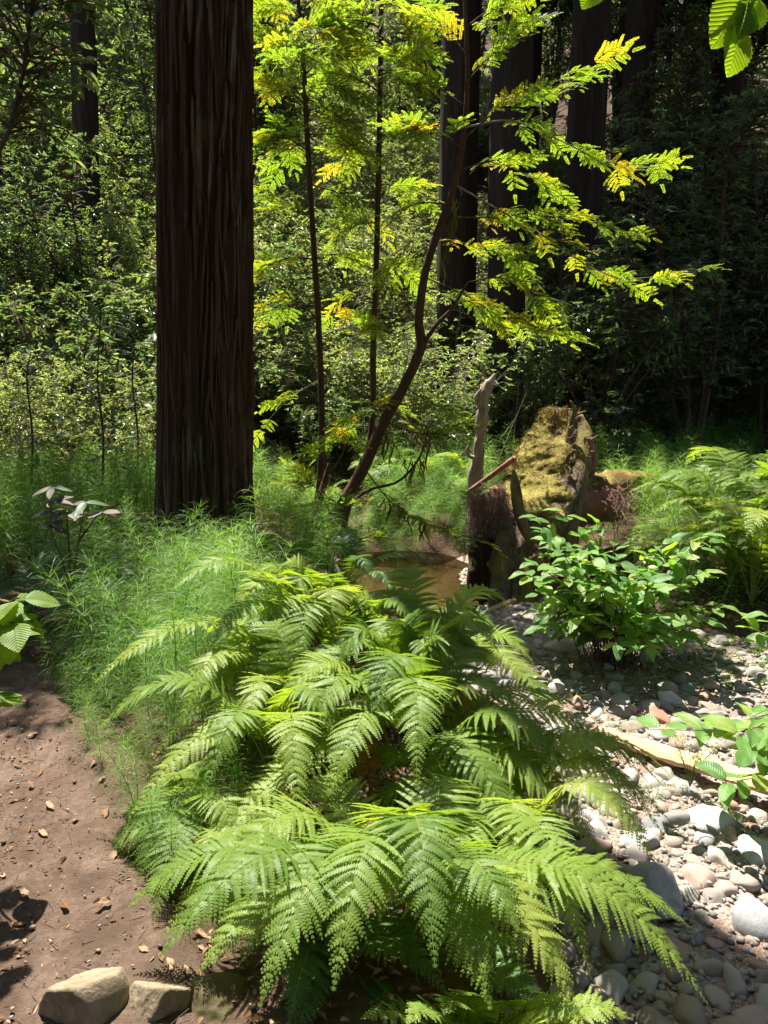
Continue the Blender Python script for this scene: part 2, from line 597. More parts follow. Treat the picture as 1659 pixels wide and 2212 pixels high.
def height(x, y):
    x = np.asarray(x, float)
    y = np.asarray(y, float)
    p = np.stack([x.ravel(), y.ravel(), np.zeros(x.size)], 1)
    n1 = fbm(p * .9, 3, 4).reshape(x.shape)
    n2 = fbm(p * 4.5, 9, 3).reshape(x.shape)
    bank = .03 * n1 + .02 * n2 - .04 * smooth(1.0, 2.5, y) * 0
    bed = -.42 + .05 * n1 + .015 * n2
    pool = np.exp(-(((x - .15) / .95) ** 2 + ((y - 7.0) / 1.25) ** 2) ** 2)
    bed = bed - .36 * pool
    bed = bed + .06 * smooth(1.6, 3.2, x) * (1 - smooth(4.5, 6, y))
    bx = bank_x(y)
    z = bank + (bed - bank) * smooth(bx - .30, bx + .30, x)
    y0 = 9.8 + np.clip(x * .75, -1.6, 5.5)
    t = np.maximum(0, y - y0)
    hill = .62 * (t - 1.6 * (1 - np.exp(-t / 1.6)))
    far = -.26 + hill + .12 * n1 + .04 * n2
    s = np.maximum(smooth(8.35, 9.3, y + .35 * np.sin(x * 1.7)), smooth(right_x(y), right_x(y) + .8, x))
    s = np.where(x < bx - .3, smooth(8.0, 10.0, y), s)
    z = z + (far - z) * s
    side = np.maximum(0, np.abs(x) - 14) * .25
    back = np.maximum(0, -6 - y) * .12
    return z + side + back


def hz(x, y):
    return float(height(np.array([x]), np.array([y]))[0])


def axis(segs):
    o = []
    for a, b, st in segs:
        o.append(np.arange(a, b - 1e-6, st))
    o.append(np.array([segs[-1][1]]))
    return np.concatenate(o)


gx = axis([(-70, -14, 3.0), (-14, -4, .45), (-4, -2, .12), (-2, 3.2, .045), (3.2, 6, .12), (6, 16, .45), (16, 70, 3.0)])
gy = axis([(-30, -1, 1.5), (-1, 1.2, .2), (1.2, 7, .05), (7, 10, .09), (10, 24, .35), (24, 100, 2.0)])
GX, GY = np.meshgrid(gx, gy)
GZ = height(GX, GY)
nx, ny = len(gx), len(gy)


def grid_faces(nx, ny):
    i = np.arange(ny - 1)[:, None] * nx + np.arange(nx - 1)[None, :]
    return np.stack([i, i + 1, i + nx + 1, i + nx], -1).reshape(-1, 4)


mb = MB().add(np.stack([GX.ravel(), GY.ravel(), GZ.ravel()], 1), grid_faces(nx, ny))
ground = tag(link('ground', mb.mesh('ground', FOREST, True)), kind='structure')

# trail: a worn soil sheet that dips under the ground at its edges
TR = spline([(-.80, .3), (-.84, 1.2), (-1.08, 1.8), (-1.42, 2.4), (-1.74, 2.95), (-2.25, 3.45), (-3.2, 4.1), (-5, 4.8)], 130)


def trail_d(x, y):
    d = np.full(np.shape(x), 1e9)
    for k in range(0, len(TR), 2):
        d = np.minimum(d, (x - TR[k, 0]) ** 2 + (y - TR[k, 1]) ** 2)
    return np.sqrt(d)


tx = np.arange(-4.2, .15, .03)
ty = np.arange(.7, 5.2, .03)
TX, TY = np.meshgrid(tx, ty)
D = trail_d(TX, TY)
pp = np.stack([TX.ravel(), TY.ravel(), np.zeros(TX.size)], 1)
wd = .40 + .14 * fbm(pp * 2.2, 21, 3).reshape(TX.shape)
TZ = height(TX, TY) + .012 + .018 * fbm(pp * 9, 5, 4).reshape(TX.shape) + .006 * fbm(pp * 45, 8, 2).reshape(TX.shape) - .10 * smooth(wd, wd + .22, D) - .03 * (1 - smooth(0, .5, D)) + .03
keep = (D < .85).ravel()
F = grid_faces(len(tx), len(ty))
F = F[keep[F].all(1)]
trail = tag(link('trail', MB().add(np.stack([TX.ravel(), TY.ravel(), TZ.ravel()], 1), F).mesh('trail', SOIL, True)), kind='structure')


def trail_z(x, y):
    i = int(np.clip(round((x - tx[0]) / .03), 0, len(tx) - 1))
    j = int(np.clip(round((y - ty[0]) / .03), 0, len(ty) - 1))
    return float(max(TZ[j, i], hz(x, y)))


# streambed sheet
bxs = np.arange(-.9, 5.0, .05)
bys = np.arange(.8, 8.8, .05)
BX, BY = np.meshgrid(bxs, bys)
inb = smooth(bank_x(BY) - .05, bank_x(BY) + .22, BX) * (1 - smooth(right_x(BY) - .15, right_x(BY) + .25, BX)) * (1 - smooth(7.7, 8.1, BY))
pp = np.stack([BX.ravel(), BY.ravel(), np.zeros(BX.size)], 1)
BZ = height(BX, BY) + .02 + .012 * fbm(pp * 10, 31, 3).reshape(BX.shape) - .08 * (1 - smooth(.2, .7, inb))
F = grid_faces(len(bxs), len(bys))
F = F[(inb.ravel() > .02)[F].all(1)]
streambed = tag(link('streambed', MB().add(np.stack([BX.ravel(), BY.ravel(), BZ.ravel()], 1), F).mesh('streambed', GRAVEL, True)), kind='structure')


def bed_ok(x, y):
    return (x > bank_x(y) + .02) & (x < right_x(y) + .12) & (y < 8.2)


WZ = -.575
wx = np.linspace(-3.0, 1.6, 47)
wy = np.linspace(5.3, 9.6, 44)
WX, WY = np.meshgrid(wx, wy)
mb = MB().add(np.stack([WX.ravel(), WY.ravel(), np.full(WX.size, WZ)], 1), grid_faces(len(wx), len(wy)))
water = tag(link('water', mb.mesh('water', WATER, True)), kind='structure')


# ------------------------------------------------------------------ stones
def ico(sub):
    bm = bmesh.new()
    bmesh.ops.create_icosphere(bm, subdivisions=sub, radius=1.0)
    v = np.array([q.co[:] for q in bm.verts])
    f = np.array([[q.index for q in t.verts] for t in bm.faces])
    bm.free()
    return v, f


ICO = {k: ico(k) for k in (1, 2, 3, 4, 5)}


def stone_v(sub, seed, facets=9, soft=14.0, noise=.05, nf=2.2):
    """unit stone: rounded polytope with noise"""
    rng = np.random.default_rng(seed)
    v, f = ICO[sub]
    n = rdir(facets, rng)
    d = rng.uniform(.55, .95, facets)
    k = np.maximum(v @ n.T, 1e-3) / d
    k = np.maximum(k, .66)
    r = 1.0 / (np.mean(k ** soft, 1) * facets) ** (1 / soft)
    r = r * (1 + noise * fbm(v * nf, seed + 1, 4))
    return v * np.minimum(r, 1.25)[:, None], f


def stone_mesh(name, mat, sub, seed, size, facets=9, soft=14.0, noise=.05, nf=2.2):
    v, f = stone_v(sub, seed, facets, soft, noise, nf)
    return MB().add(v * np.asarray(size), f, 0).mesh(name, mat, True)


# notable rocks, each a thing of its own
def rock(name, label, cat, mat, p, size, seed, rot, sub=4, facets=10, soft=16, noise=.08, nf=2.6, group=None):
    o = link(name, stone_mesh(name, mat, sub, seed, size, facets, soft, noise, nf), loc=p)
    o.rotation_euler = rot
    return tag(o, label, cat, group)


def gp(X, Y, z):
    u = (X - 829.5) / 1661.0
    v = (1106.0 - Y) / 1661.0
    d = np.array((u, _c + v * _s, -_s + v * _c))
    return d * ((z - CAM_H) / d[2]) + np.array((0, 0, CAM_H))


p = gp(178, 2160, .03)
rock('trail_rock', 'large pale tan rock edging the trail, leftmost of the rocks at its foot', 'rock', ROCK, (p[0], p[1], .02), (.088, .078, .10), 11, (.1, .15, .4), 5, 8, 24, .10)
p = gp(335, 2165, .02)
rock('trail_rock', 'smaller pale rock with a mossy side beside the large tan trail rock', 'rock', ROCK, (p[0], p[1], .0), (.074, .065, .088), 14, (.2, -.1, 1.1), 5, 8, 24, .10)
p = gp(462, 2165, .0)
rock('mossy_rock', 'brown mossy rock in shade below the fern tips', 'rock', MOSSROCK, (p[0], p[1], -.06), (.12, .09, .085), 19, (0, .2, .3), 5, 8, 12, .16)
NOT = []
for nm, lab, mat, X, Y, w, sd, z in [
    ('red_stone', 'rounded rust red stone in the streambed below the leafy bush', REDSTONE, 1425, 1540, .085, 31, -.36),
    ('pale_stone', 'angular pale grey stone lying behind the rust red stone', PALESTONE, 1452, 1496, .085, 32, -.36),
    ('grey_stone', 'broad grey boulder half buried at the fern edge of the stones', GREYSTONE, 1420, 1965, .13, 33, -.40),
    ('grey_stone', 'large flat grey boulder with a crack at the right of the streambed', GREYSTONE, 1620, 1985, .105, 34, -.38),
    ('grey_stone', 'grey boulder with white edge just below the driftwood plank', GREYSTONE, 1525, 1760, .10, 35, -.36),
    ('tan_stone', 'egg shaped tan stone on the sunlit gravel', STONE, 1555, 1855, .06, 36, -.36),
    ('grey_stone', 'round grey stone resting below the cracked boulder by the plank', GREYSTONE, 1518, 1800, .06, 37, -.36),
    ('pale_stone', 'big pale block of stone at the right edge of the gravel', PALESTONE, 1635, 1835, .10, 38, -.36),
    ('tan_stone', 'flat tan stone at the near edge of the stump shade', STONE, 1215, 1400, .10, 39, -.40),
    ('blue_grey_stone', 'flat blue grey stone between fern tips and gravel', GREYSTONE, 1375, 1830, .075, 40, -.38)]:
    p = gp(X, Y, z)
    zz = hz(p[0], p[1]) + w * .25
    rock(nm, lab, 'stone', mat, (p[0], p[1], zz), (w, w * .8, w * .62), sd, (R.uniform(-.2, .2), R.uniform(-.2, .2), R.uniform(0, 6)), 4, 9, 14, .06)
    NOT.append((p[0], p[1], w))

# cobbles: dart throwing from large to small
rng = np.random.default_rng(5)
cob = [(a, b, r) for a, b, r in NOT]
sizes = np.sort(np.exp(rng.normal(math.log(.022), .48, 4600)))[::-1]
sizes = np.clip(sizes, .010, .055)
cx = np.array([c[0] for c in cob])
cy = np.array([c[1] for c in cob])
cr = np.array([c[2] for c in cob])
new = []
for r in sizes:
    for tr_ in range(7):
        y = 1.2 + 6.0 * rng.random() ** 1.1
        x = rng.uniform(.3, min(4.2, .62 * y + .7))
        if not bed_ok(np.array([x]), np.array([y]))[0]:
            continue
        if rng.random() < .75 * float(vnoise(np.array([[x * 1.3, y * 1.3, 4.4]]), 77)[0] > .35):
            continue
        if len(cx) and (((cx - x) ** 2 + (cy - y) ** 2) < (.74 * (cr + r)) ** 2).any():
            continue
        cx, cy, cr = np.append(cx, x), np.append(cy, y), np.append(cr, r)
        new.append((x, y, r))
        break
new = np.array(new)


def on_screen(x, y, z):
    dy = y * _c - (z - CAM_H) * _s
    uy = y * _s + (z - CAM_H) * _c
    return (dy > .2) & (np.abs(x / dy) < .52) & (np.abs(uy / dy) < .69)


score = new[:, 2] / new[:, 1] * np.where(on_screen(new[:, 0], new[:, 1], -.4), 1, .01)
order = np.argsort(-score)
new = new[order]
zz = height(new[:, 0], new[:, 1])
CV = []
for k in range(18):
    a = np.random.default_rng(100 + k).uniform(.6, 1, 2)
    CV.append(stone_mesh('cobble', STONE, 3, 200 + k, (1.05, .85 * a[0] + .2, .42 + .3 * a[1]), 8, [12, 24, 40][k % 3], .09, 2.6))
for k in range(min(295, len(new))):
    x, y, r = new[k]
    o = link('cobble', CV[k % 18], streambed)
    o.location = (x, y, zz[k] + r * .20 + .01)
    o.scale = (r * 1.12,) * 3
    o.rotation_euler = (rng.uniform(-.3, .3), rng.uniform(-.3, .3), rng.uniform(0, 6.28))
mb = MB()
SV2 = [stone_v(2, 300 + k, 8, 24, .07) for k in range(10)]
SV = [stone_v(1, 400 + k, 7, 18, .07) for k in range(10)]


def batch_stones(mb, xs, ys, zs, rs, rng):
    for x, y, z, r in zip(xs, ys, zs, rs):
        v, f = (SV if r < .024 else SV2)[rng.integers(10)]
        a = rng.uniform(0, 6.28)
        ca, sa = math.cos(a), math.sin(a)
        q = v * (r * 1.1, r * rng.uniform(.6, 1), r * rng.uniform(.45, .75))
        q = np.stack([q[:, 0] * ca - q[:, 1] * sa, q[:, 0] * sa + q[:, 1] * ca, q[:, 2] + q[:, 0] * rng.uniform(-.3, .3)], 1)
        mb.add(q + (x, y, z + r * .15 + .008), f, rng.random())


batch_stones(mb, new[295:, 0], new[295:, 1], zz[295:], new[295:, 2], rng)
np_ = 6500
py_ = 1.3 + 6.2 * rng.random(np_) ** 1.3
px_ = rng.uniform(.3, 1, np_) * (.58 * py_ + .6)
ok = bed_ok(px_, py_)
px_, py_ = px_[ok], py_[ok]
batch_stones(mb, px_, py_, height(px_, py_) + .018, rng.uniform(.006, .017, len(px_)), rng)
tag(link('pebbles', mb.mesh('pebbles', STONE, True), streambed), kind='stuff')
mb = MB()
n = 2200
k = rng.integers(0, 95, n)
px_ = TR[k, 0] + rng.normal(0, .3, n)
py_ = TR[k, 1] + rng.normal(0, .25, n)
ok = (py_ > .9) & (py_ < 4.6) & (px_ > -4) & (px_ < 0)
px_, py_ = px_[ok], py_[ok]
batch_stones(mb, px_, py_, [trail_z(a, b) - .001 for a, b in zip(px_, py_)], np.clip(np.exp(rng.normal(math.log(.003), .5, len(px_))), .0015, .011), rng)
GRIT = stone_mat('trail_grit', [(0, (.10, .065, .048)), (.5, (.16, .11, .08)), (1, (.25, .19, .15))])
tag(link('trail_grit', mb.mesh('trail_grit', GRIT, True), trail), kind='stuff')


# ------------------------------------------------------------------ redwoods
def bark_trunk(R0, zt, segs, rows, seed, amp, z0=-.3, flare=.25, nridge=26, taper=.012, lean=(0, 0)):
    th = np.linspace(0, 2 * math.pi, segs, endpoint=False)
    z = np.linspace(z0, zt, rows)
    TH, Z = np.meshgrid(th, z)
    per = nridge
    a = TH.ravel() / (2 * math.pi) * per
    zz = Z.ravel()
    q = np.stack([a / per * 8, zz * .55, np.zeros_like(zz)], 1)
    warp = vnoise(q, seed, 8) * 1.1 + .45 * vnoise(np.stack([a / per * 14, zz * 1.5, zz * 0], 1), seed + 4, 14)
    aw = a + warp
    n1 = vnoise(np.stack([aw, zz * .35, zz * 0], 1), seed + 1, per)
    n2 = vnoise(np.stack([aw * 2, zz * .9, zz * 0 + 3], 1), seed + 2, per * 2)
    n3 = vnoise(np.stack([aw * 5, zz * 3.5, zz * 0 + 5], 1), seed + 3, per * 5)
    ridge = 1 - np.abs(n1)
    disp = amp * (ridge * .9 + .5 * (1 - np.abs(n2)) + .18 * n3 - .9)
    rr = R0 * (1 - taper * zz + flare * np.exp(-np.maximum(zz + .05, 0) / .45) * (1 + .35 * np.sin(5 * TH.ravel() + seed))) + disp
    x = rr * np.cos(TH.ravel()) + lean[0] * zz
    y = rr * np.sin(TH.ravel()) + lean[1] * zz
    V = np.stack([x, y, zz], 1)
    i = np.arange(rows - 1)[:, None] * segs
    j = np.arange(segs)[None, :]
    j2 = (j + 1) % segs
    Fc = np.stack([i + j, i + j2, i + segs + j2, i + segs + j], -1).reshape(-1, 4)
    return V, Fc, rr.reshape(rows, segs)


def crown_mesh(seed, zlo, zhi, rad, n_br, n_leaf, LW=(.34, .13)):
    rng = np.random.default_rng(seed)
    mb = MB()
    wood = MB()
    P, Dn, Up = [], [], []
    for k in range(n_br):
        z = zlo + (zhi - zlo) * rng.random() ** 1.1
        f = (z - zlo) / (zhi - zlo)
        a = rng.uniform(0, 6.283)
        Lb = rad * (1 - .8 * f) * rng.uniform(.65, 1.1)
        out = np.array((math.cos(a), math.sin(a), 0))
        pts = np.array([out * Lb * s + np.array((0, 0, z - .28 * Lb * s * s + .05 * Lb * s)) for s in np.linspace(0, 1, 6)])
        wood.add(*tube(pts, np.linspace(.06, .012, 6), 4))
        m = int(n_leaf / n_br)
        s = rng.random(m) ** .6
        side = np.array((-out[1], out[0], 0))
        pos = out * (Lb * s)[:, None] + np.array((0, 0, 1)) * (z - .28 * Lb * s * s + .05 * Lb * s)[:, None]
        w = rng.normal(0, .22 * Lb * .5, m)
        pos = pos + side * w[:, None] + np.array((0, 0, 1)) * (-.15 * np.abs(w) - rng.random(m) * .25)[:, None]
        dd = nrm(out * .5 + side * np.sign(w)[:, None] + rng.normal(0, .4, (m, 3)) + np.array((0, 0, -.35)))
        P.append(pos)
        Dn.append(dd)
        Up.append(nrm(np.array((0, 0, 1)) + rng.normal(0, .45, (m, 3))))
    P, Dn, Up = map(np.concatenate, (P, Dn, Up))
    V, F = leaf6(P, Dn, Up, rng.uniform(.6, 1.3, len(P)) * LW[0], LW[1], .15, .2)
    mb.add(V, F, np.repeat(rng.random(len(P)), 6))
    return mb.mesh('crown', CROWN), wood.mesh('branches', BARKFAR)


CROWNS = [crown_mesh(900 + k, 0, 18, 3.6, 110, 10000) for k in range(3)]


def redwood(label, X, y, R0, seed, crown_z, zt=34, segs=48, rows=60, amp=.03, group='far redwoods on the hillside', xw=None, cs=1.0, lean=(0, 0), crown=True):
    x = at(X, 500, y)[0] if xw is None else xw
    t = thing('redwood_tree', label, 'tree', (x, y, hz(x, y)), group)
    V, F, _ = bark_trunk(R0, zt, segs, rows, seed, amp, lean=lean, taper=.018)
    link('trunk', MB().add(V, F).mesh('trunk', BARKFAR, True), t)
    if crown:
        cm, wm = CROWNS[seed % 3]
        c = link('crown', cm, t)
        c.location = (lean[0] * crown_z, lean[1] * crown_z, crown_z)
        c.scale = (cs, cs, (zt + 2 - crown_z) / 18.0)
        c.rotation_euler = (0, 0, seed * 1.3)
        link('branches', wm, c)
    return t


# the big redwood beside the trail
TX0, TY0 = at(445, 1150, 5.9)[0], 5.9
tree = thing('redwood_tree', 'huge dark redwood with fluted bark rising beside the horsetails', 'tree', (TX0, TY0, hz(TX0, TY0)))
V, F, RR = bark_trunk(.338, 7.5, 310, 400, 3, .052, flare=.20, nridge=30, taper=.030, lean=(.045, 0))
link('trunk', MB().add(V, F).mesh('trunk', BARK, True), tree)
V, F, _ = bark_trunk(.315, 34, 60, 60, 3, .02, z0=7.4, flare=0, taper=.014, lean=(.045, 0))
link('upper_trunk', MB().add(V, F).mesh('upper_trunk', BARK, True), tree)
cm, wm = CROWNS[0]
c_ = link('crown', cm, tree)
c_.location = (.9, 0, 22)
link('branches', wm, c_)
rng = np.random.default_rng(44)
for k in range(190):        # long bark strips, proud of the trunk, on the side in view
    a0 = math.radians(rng.uniform(-178, -2))
    zc = rng.uniform(-.05, 4.6)
    Ls = rng.uniform(.35, 1.25)
    w = rng.uniform(.010, .026)
    n = 14
    s = np.linspace(0, 1, n)
    sw = rng.normal(0, .045) * (s - .5) * 2 + .018 * np.sin(s * 6 + k)
    zz_ = zc + Ls * s
    an = a0 + sw
    prof = np.sin(np.pi * np.clip(s, .02, .98)) ** .45
    rad_ = .348 * (1 - .030 * zz_ + .20 * np.exp(-np.maximum(zz_ + .05, 0) / .45))
    lift = .016 + .016 * rng.random() + (.018 * (s - .9).clip(0) * 10 if k % 5 == 0 else 0)
    vs = []
    for side, dep in ((-1, -.012), (-.55, lift), (.4, lift * .85), (1, -.012)):
        aa = an + side * w * prof / .345
        r_ = rad_ + dep
        vs.append(np.stack([r_ * np.cos(aa) + .045 * zz_, r_ * np.sin(aa), zz_], 1))
    V = np.stack(vs, 1).reshape(-1, 3)
    V += .004 * np.stack([fbm(V * 25, k, 2), fbm(V * 25, k + 50, 2), V[:, 2] * 0], 1)
    i = np.arange(n - 1)[:, None] * 4 + np.arange(3)[None, :]
    F = np.stack([i, i + 1, i + 5, i + 4], -1).reshape(-1, 4)
    link('bark_strip', MB().add(V, F, rng.random()).mesh('bark_strip', BARKSTRIP, False), tree)

redwood('grey barked trunk glimpsed through foliage left of the big redwood', 183, 14.5, .22, 5, 20, zt=15, group=None, crown=False, lean=(.055, 0))
redwood('left of the paired dark redwood trunks behind the bright sapling', 988, 13.2, .33, 8, 18, group=None, cs=.62)
redwood('right of the paired dark redwood trunks behind the bright sapling', 1098, 12.6, .31, 6, 18, group=None, cs=.62)
redwood('broad dark redwood trunk right of the paired trunks', 1255, 14.5, .36, 7, 11, group=None, cs=.9)
for k, (x, y) in enumerate([(2.6, 18.0), (5.2, 17.2), (7.6, 18.6), (1.6, 22.5), (10.5, 17.5), (8.5, 14.0), (12, 21), (3.8, 22.5), (6.8, 23.5), (-16.5, 30), (-18, 17), (-4.5, 40), (-11, 42), (14, 14), (2, 30), (8, 31), (-20, 30)]):
    redwood('dark redwood trunk standing far up the wooded hillside', 0, y, R.uniform(.22, .42), 20 + k, R.uniform(8.5, 11), zt=R.uniform(28, 36), segs=32, rows=40, xw=x, cs=R.uniform(.9, 1.15))


for k, (x, y) in enumerate([(-5.5, -3.5), (-1.5, -5.5), (3.2, -4.2), (6.8, -1.5), (-8.0, 1.0), (9.5, 4.0), (0.8, -9.5), (-6, -9), (6.5, -8), (11, -4)]):  # out-of-view trees added to hold back sky light
    redwood('redwood added outside the frame on the near side to block sky light', 0, y, R.uniform(.3, .5), 50 + k, R.uniform(3.0, 5.0), zt=R.uniform(26, 34), segs=24, rows=30, xw=x, cs=R.uniform(1.0, 1.3), group='redwoods added outside the frame')

# ------------------------------------------------------------------ broadleaf shrubs and trees
def grow(seed, height_, spread, n_stem, n_twig, per, L, W, z_from=.15, bare=None, droop=.3, twl=.35, r0=.02):
    """stems, twigs and leaf rosettes -> (wood MB, leaf MB)"""
    rng = np.random.default_rng(seed)
    wood, lv = MB(), MB()
    P, Dn, Up, RN = [], [], [], []
    for s in range(n_stem):
        a = rng.uniform(0, 6.283)
        out = np.array((math.cos(a), math.sin(a), 0))
        h = height_ * rng.uniform(.6, 1.0)
        sp = spread * rng.uniform(.25, 1.0)
        b0 = out * rng.uniform(0, .12)
        pts = spline([b0 - (0, 0, .1), b0 + out * sp * .2 + (0, 0, h * .4), b0 + out * sp * .6 + (0, 0, h * .8) + rng.normal(0, .06 * height_, 3), b0 + out * sp + (0, 0, h)], 12)
        wood.add(*tube(pts, np.linspace(r0, r0 * .2, 12), 5))
        for t in range(n_twig):
            f = z_from + (1 - z_from) * rng.random() ** .8
            k = f * 11
            p0 = pts[int(k)] if int(k) >= 11 else pts[int(k)] * (1 - k % 1) + pts[int(k) + 1] * (k % 1)
            d = nrm(rdir(1, rng, -.25, .65)[0] + out * .3)
            l = twl * rng.uniform(.4, 1.2) * (1.25 - .6 * f)
            p1 = p0 + d * l * .55 + (0, 0, .03)
            p2 = p0 + d * l - (0, 0, droop * l * .4)
            wood.add(*tube(np.array([p0, p1, p2]), np.array([.006, .004, .002]) * (r0 / .02), 3, False))
            m = rng.integers(max(2, per - 2), per + 3)
            u = rng.random(m) ** .6
            pos = p1 + (p2 - p1) * u[:, None] * 1.05
            dd = nrm(d + rdir(m, rng, -.5, .5) * 1.0 + np.array((0, 0, -droop * .6)))
            P.append(pos)
            Dn.append(dd)
            Up.append(nrm(np.array((0, 0, 1)) + rng.normal(0, .4, (m, 3))))
            RN.append(np.clip(rng.random() * .5 + rng.random(m) * .5, 0, .999))
    P, Dn, Up, RN = map(np.concatenate, (P, Dn, Up, RN))
    sc = rng.uniform(.6, 1.25, len(P))
    V, F = leaf6(P, Dn, Up, L * sc, W * sc, .18, .18)
    lv.add(V, F, np.repeat(RN, 6))
    return wood, lv


def variants(name, n, seed, leafm, woodm, **kw):
    o = []
    for k in range(n):
        w, l = grow(seed + k, **kw)
        o.append((w.mesh('stems', woodm), l.mesh('foliage', leafm)))
    return o


TANV = variants('tan', 4, 1000, TAN, TWIG, height_=2.6, spread=1.3, n_stem=7, n_twig=55, per=8, L=.10, W=.036, z_from=.12)
TALLV = variants('tall', 3, 1100, TAN, TWIG, height_=6.0, spread=1.9, n_stem=5, n_twig=150, per=9, L=.11, W=.04, z_from=.2, twl=.7, r0=.045)
HUCKV = variants('huck', 4, 1200, HUCK, TWIG, height_=1.7, spread=1.15, n_stem=12, n_twig=55, per=9, L=.045, W=.022, z_from=.1, twl=.28, r0=.012)
PALEV = variants('pale', 4, 1300, HILLY, TWIGPALE, height_=1.9, spread=1.2, n_stem=11, n_twig=55, per=9, L=.05, W=.02, z_from=.08, twl=.3, r0=.012)


def shrub(name, label, cat, group, var, x, y, sc, rng, dz=0.0):
    t = thing(name, label, cat, (x, y, hz(x, y) + dz), group, rng.uniform(0, 6.28))
    t.scale = (sc, sc, sc * rng.uniform(.85, 1.15))
    link('stems', var[0], t)
    link('foliage', var[1], t)
    return t


rng = np.random.default_rng(61)


def scatter(n, xr, yr, minD, cond=None):
    out = []
    tries = 0
    while len(out) < n and tries < n * 40:
        tries += 1
        x, y = rng.uniform(*xr), rng.uniform(*yr)
        if cond and not cond(x, y):
            continue
        if any((x - a) ** 2 + (y - b) ** 2 < minD ** 2 for a, b in out):
            continue
        out.append((x, y))
    return out


inview = lambda x, y: abs(x) < .60 * y + 1.2
# left: lit thicket of tanoak between the trail flat and the hill
for x, y in scatter(15, (-7.5, -1.9), (8.4, 11.5), .75, lambda x, y: inview(x, y)):
    shrub('tanoak_shrub', 'glossy leaved tanoak shrub in the thicket left of the big redwood', 'shrub', 'tanoak thicket left of the big redwood', TANV[rng.integers(4)], x, y, rng.uniform(.6, .95), rng)
for x, y in scatter(4, (-9, -2.6), (15.0, 18), 1.6, inview):
    shrub('tanoak_tree', 'tall leafy tanoak rising behind the left thicket', 'tree', 'tall tanoaks behind the left thicket', TALLV[rng.integers(3)], x, y, rng.uniform(.75, 1.0), rng)
for x, y in [(-3.0, 13.0), (-2.5, 13.8), (-3.5, 14.4), (-4.0, 13.2), (-2.7, 15.2), (-3.6, 12.4)]:
    shrub('hillside_shrub', 'pale brush on the slope just left of the big redwood', 'shrub', 'pale brush just left of the big redwood', PALEV[rng.integers(4)], x, y, rng.uniform(.9, 1.2), rng)
for x, y, k in [(-4.6, 12.0, 0), (-5.6, 12.6, 1)]:
    shrub('tanoak_tree', ['leafy tanoak hiding the foot of the grey trunk on the left', 'leafy tanoak at the far left in front of the slope'][k], 'tree', None, TALLV[k], x, y, .58, rng)
for x, y in scatter(26, (-6.6, -1.7), (8.3, 11.3), .5, inview):
    shrub('pale_shrub', 'pale sunlit small leaved shrub in the bank left of the big redwood', 'shrub', 'pale shrubs in the left bank', PALEV[rng.integers(4)], x, y, rng.uniform(.5, .85), rng)
for x, y in scatter(16, (-10, -1.5), (11, 17), 1.1, inview):
    shrub('hillside_shrub', 'small leaved shrub on the slope behind the left thicket', 'shrub', 'shrubs on the left slope', HUCKV[rng.integers(4)], x, y, rng.uniform(.9, 1.4), rng)
# centre: pale sunlit brush on the slope behind the saplings
for x, y in scatter(46, (-2.4, 4.2), (10.8, 19), .75, lambda x, y: x < 1.2 + .22 * (y - 10)):
    shrub('hillside_shrub', 'pale sunlit brush on the slope behind the young conifers', 'shrub', 'pale brush on the sunlit slope', PALEV[rng.integers(4)], x, y, rng.uniform(.7, 1.15), rng)
for x, y in scatter(12, (-2.2, 1.6), (9.6, 12), .7):
    shrub('tanoak_shrub', 'dark glossy shrub low on the slope behind the stream', 'shrub', 'low shrubs behind the stream', TANV[rng.integers(4)], x, y, rng.uniform(.38, .6), rng)
for x, y in scatter(38, (-9, 1.8), (17, 28), 1.2, inview):
    shrub('hillside_shrub', 'sunlit brush high on the slope behind the conifers', 'shrub', 'brush high on the sunlit slope', (PALEV + HUCKV)[rng.integers(8)], x, y, rng.uniform(1.1, 1.7), rng)
# right: shaded understorey
for x, y in scatter(34, (2.0, 13), (12.0, 21), 1.05, lambda x, y: inview(x, y) and x > 2.0 + .25 * (y - 12)):
    v = [TANV, HUCKV][rng.integers(2)][rng.integers(4)]
    shrub('shaded_shrub', 'dark shrub in the deep shade of the right hillside', 'shrub', 'shaded shrubs on the right hillside', v, x, y, rng.uniform(.8, 1.3), rng)
for x, y in scatter(9, (4.0, 12), (12.5, 18), 1.8, inview):
    shrub('shaded_tree', 'shadowed tanoak tree standing in the dark right hillside', 'tree', 'shadowed tanoaks on the right', TALLV[rng.integers(3)], x, y, rng.uniform(.9, 1.2), rng)
# far slope
for x, y in scatter(46, (-18, 18), (19, 36), 1.9, lambda x, y: inview(x, y) and not (-8 < x < 1.5 and y < 27.5)):
    v = TALLV[rng.integers(3)] if rng.random() < .6 else HUCKV[rng.integers(4)]
    shrub('slope_tree', 'leafy tree high on the far wooded slope', 'tree', 'trees high on the far slope', v, x, y, rng.uniform(1.2, 2.0), rng)
# trees added out of frame to shade horsetails and the head of the trail
TOPV = variants('top', 1, 1150, TAN, TWIG, height_=8.5, spread=2.0, n_stem=5, n_twig=170, per=10, L=.13, W=.05, z_from=.62, twl=1.0, r0=.05)
for x, y, s, lab in [(-4.8, 7.9, .95, 'tall tanoak added beyond the left edge to shade the horsetail flat'), (-3.7, 5.3, .72, 'tanoak added beyond the left edge to shade the head of the trail')]:
    shrub('tanoak_tree', lab, 'tree', None, TOPV[0], x, y, s, rng)


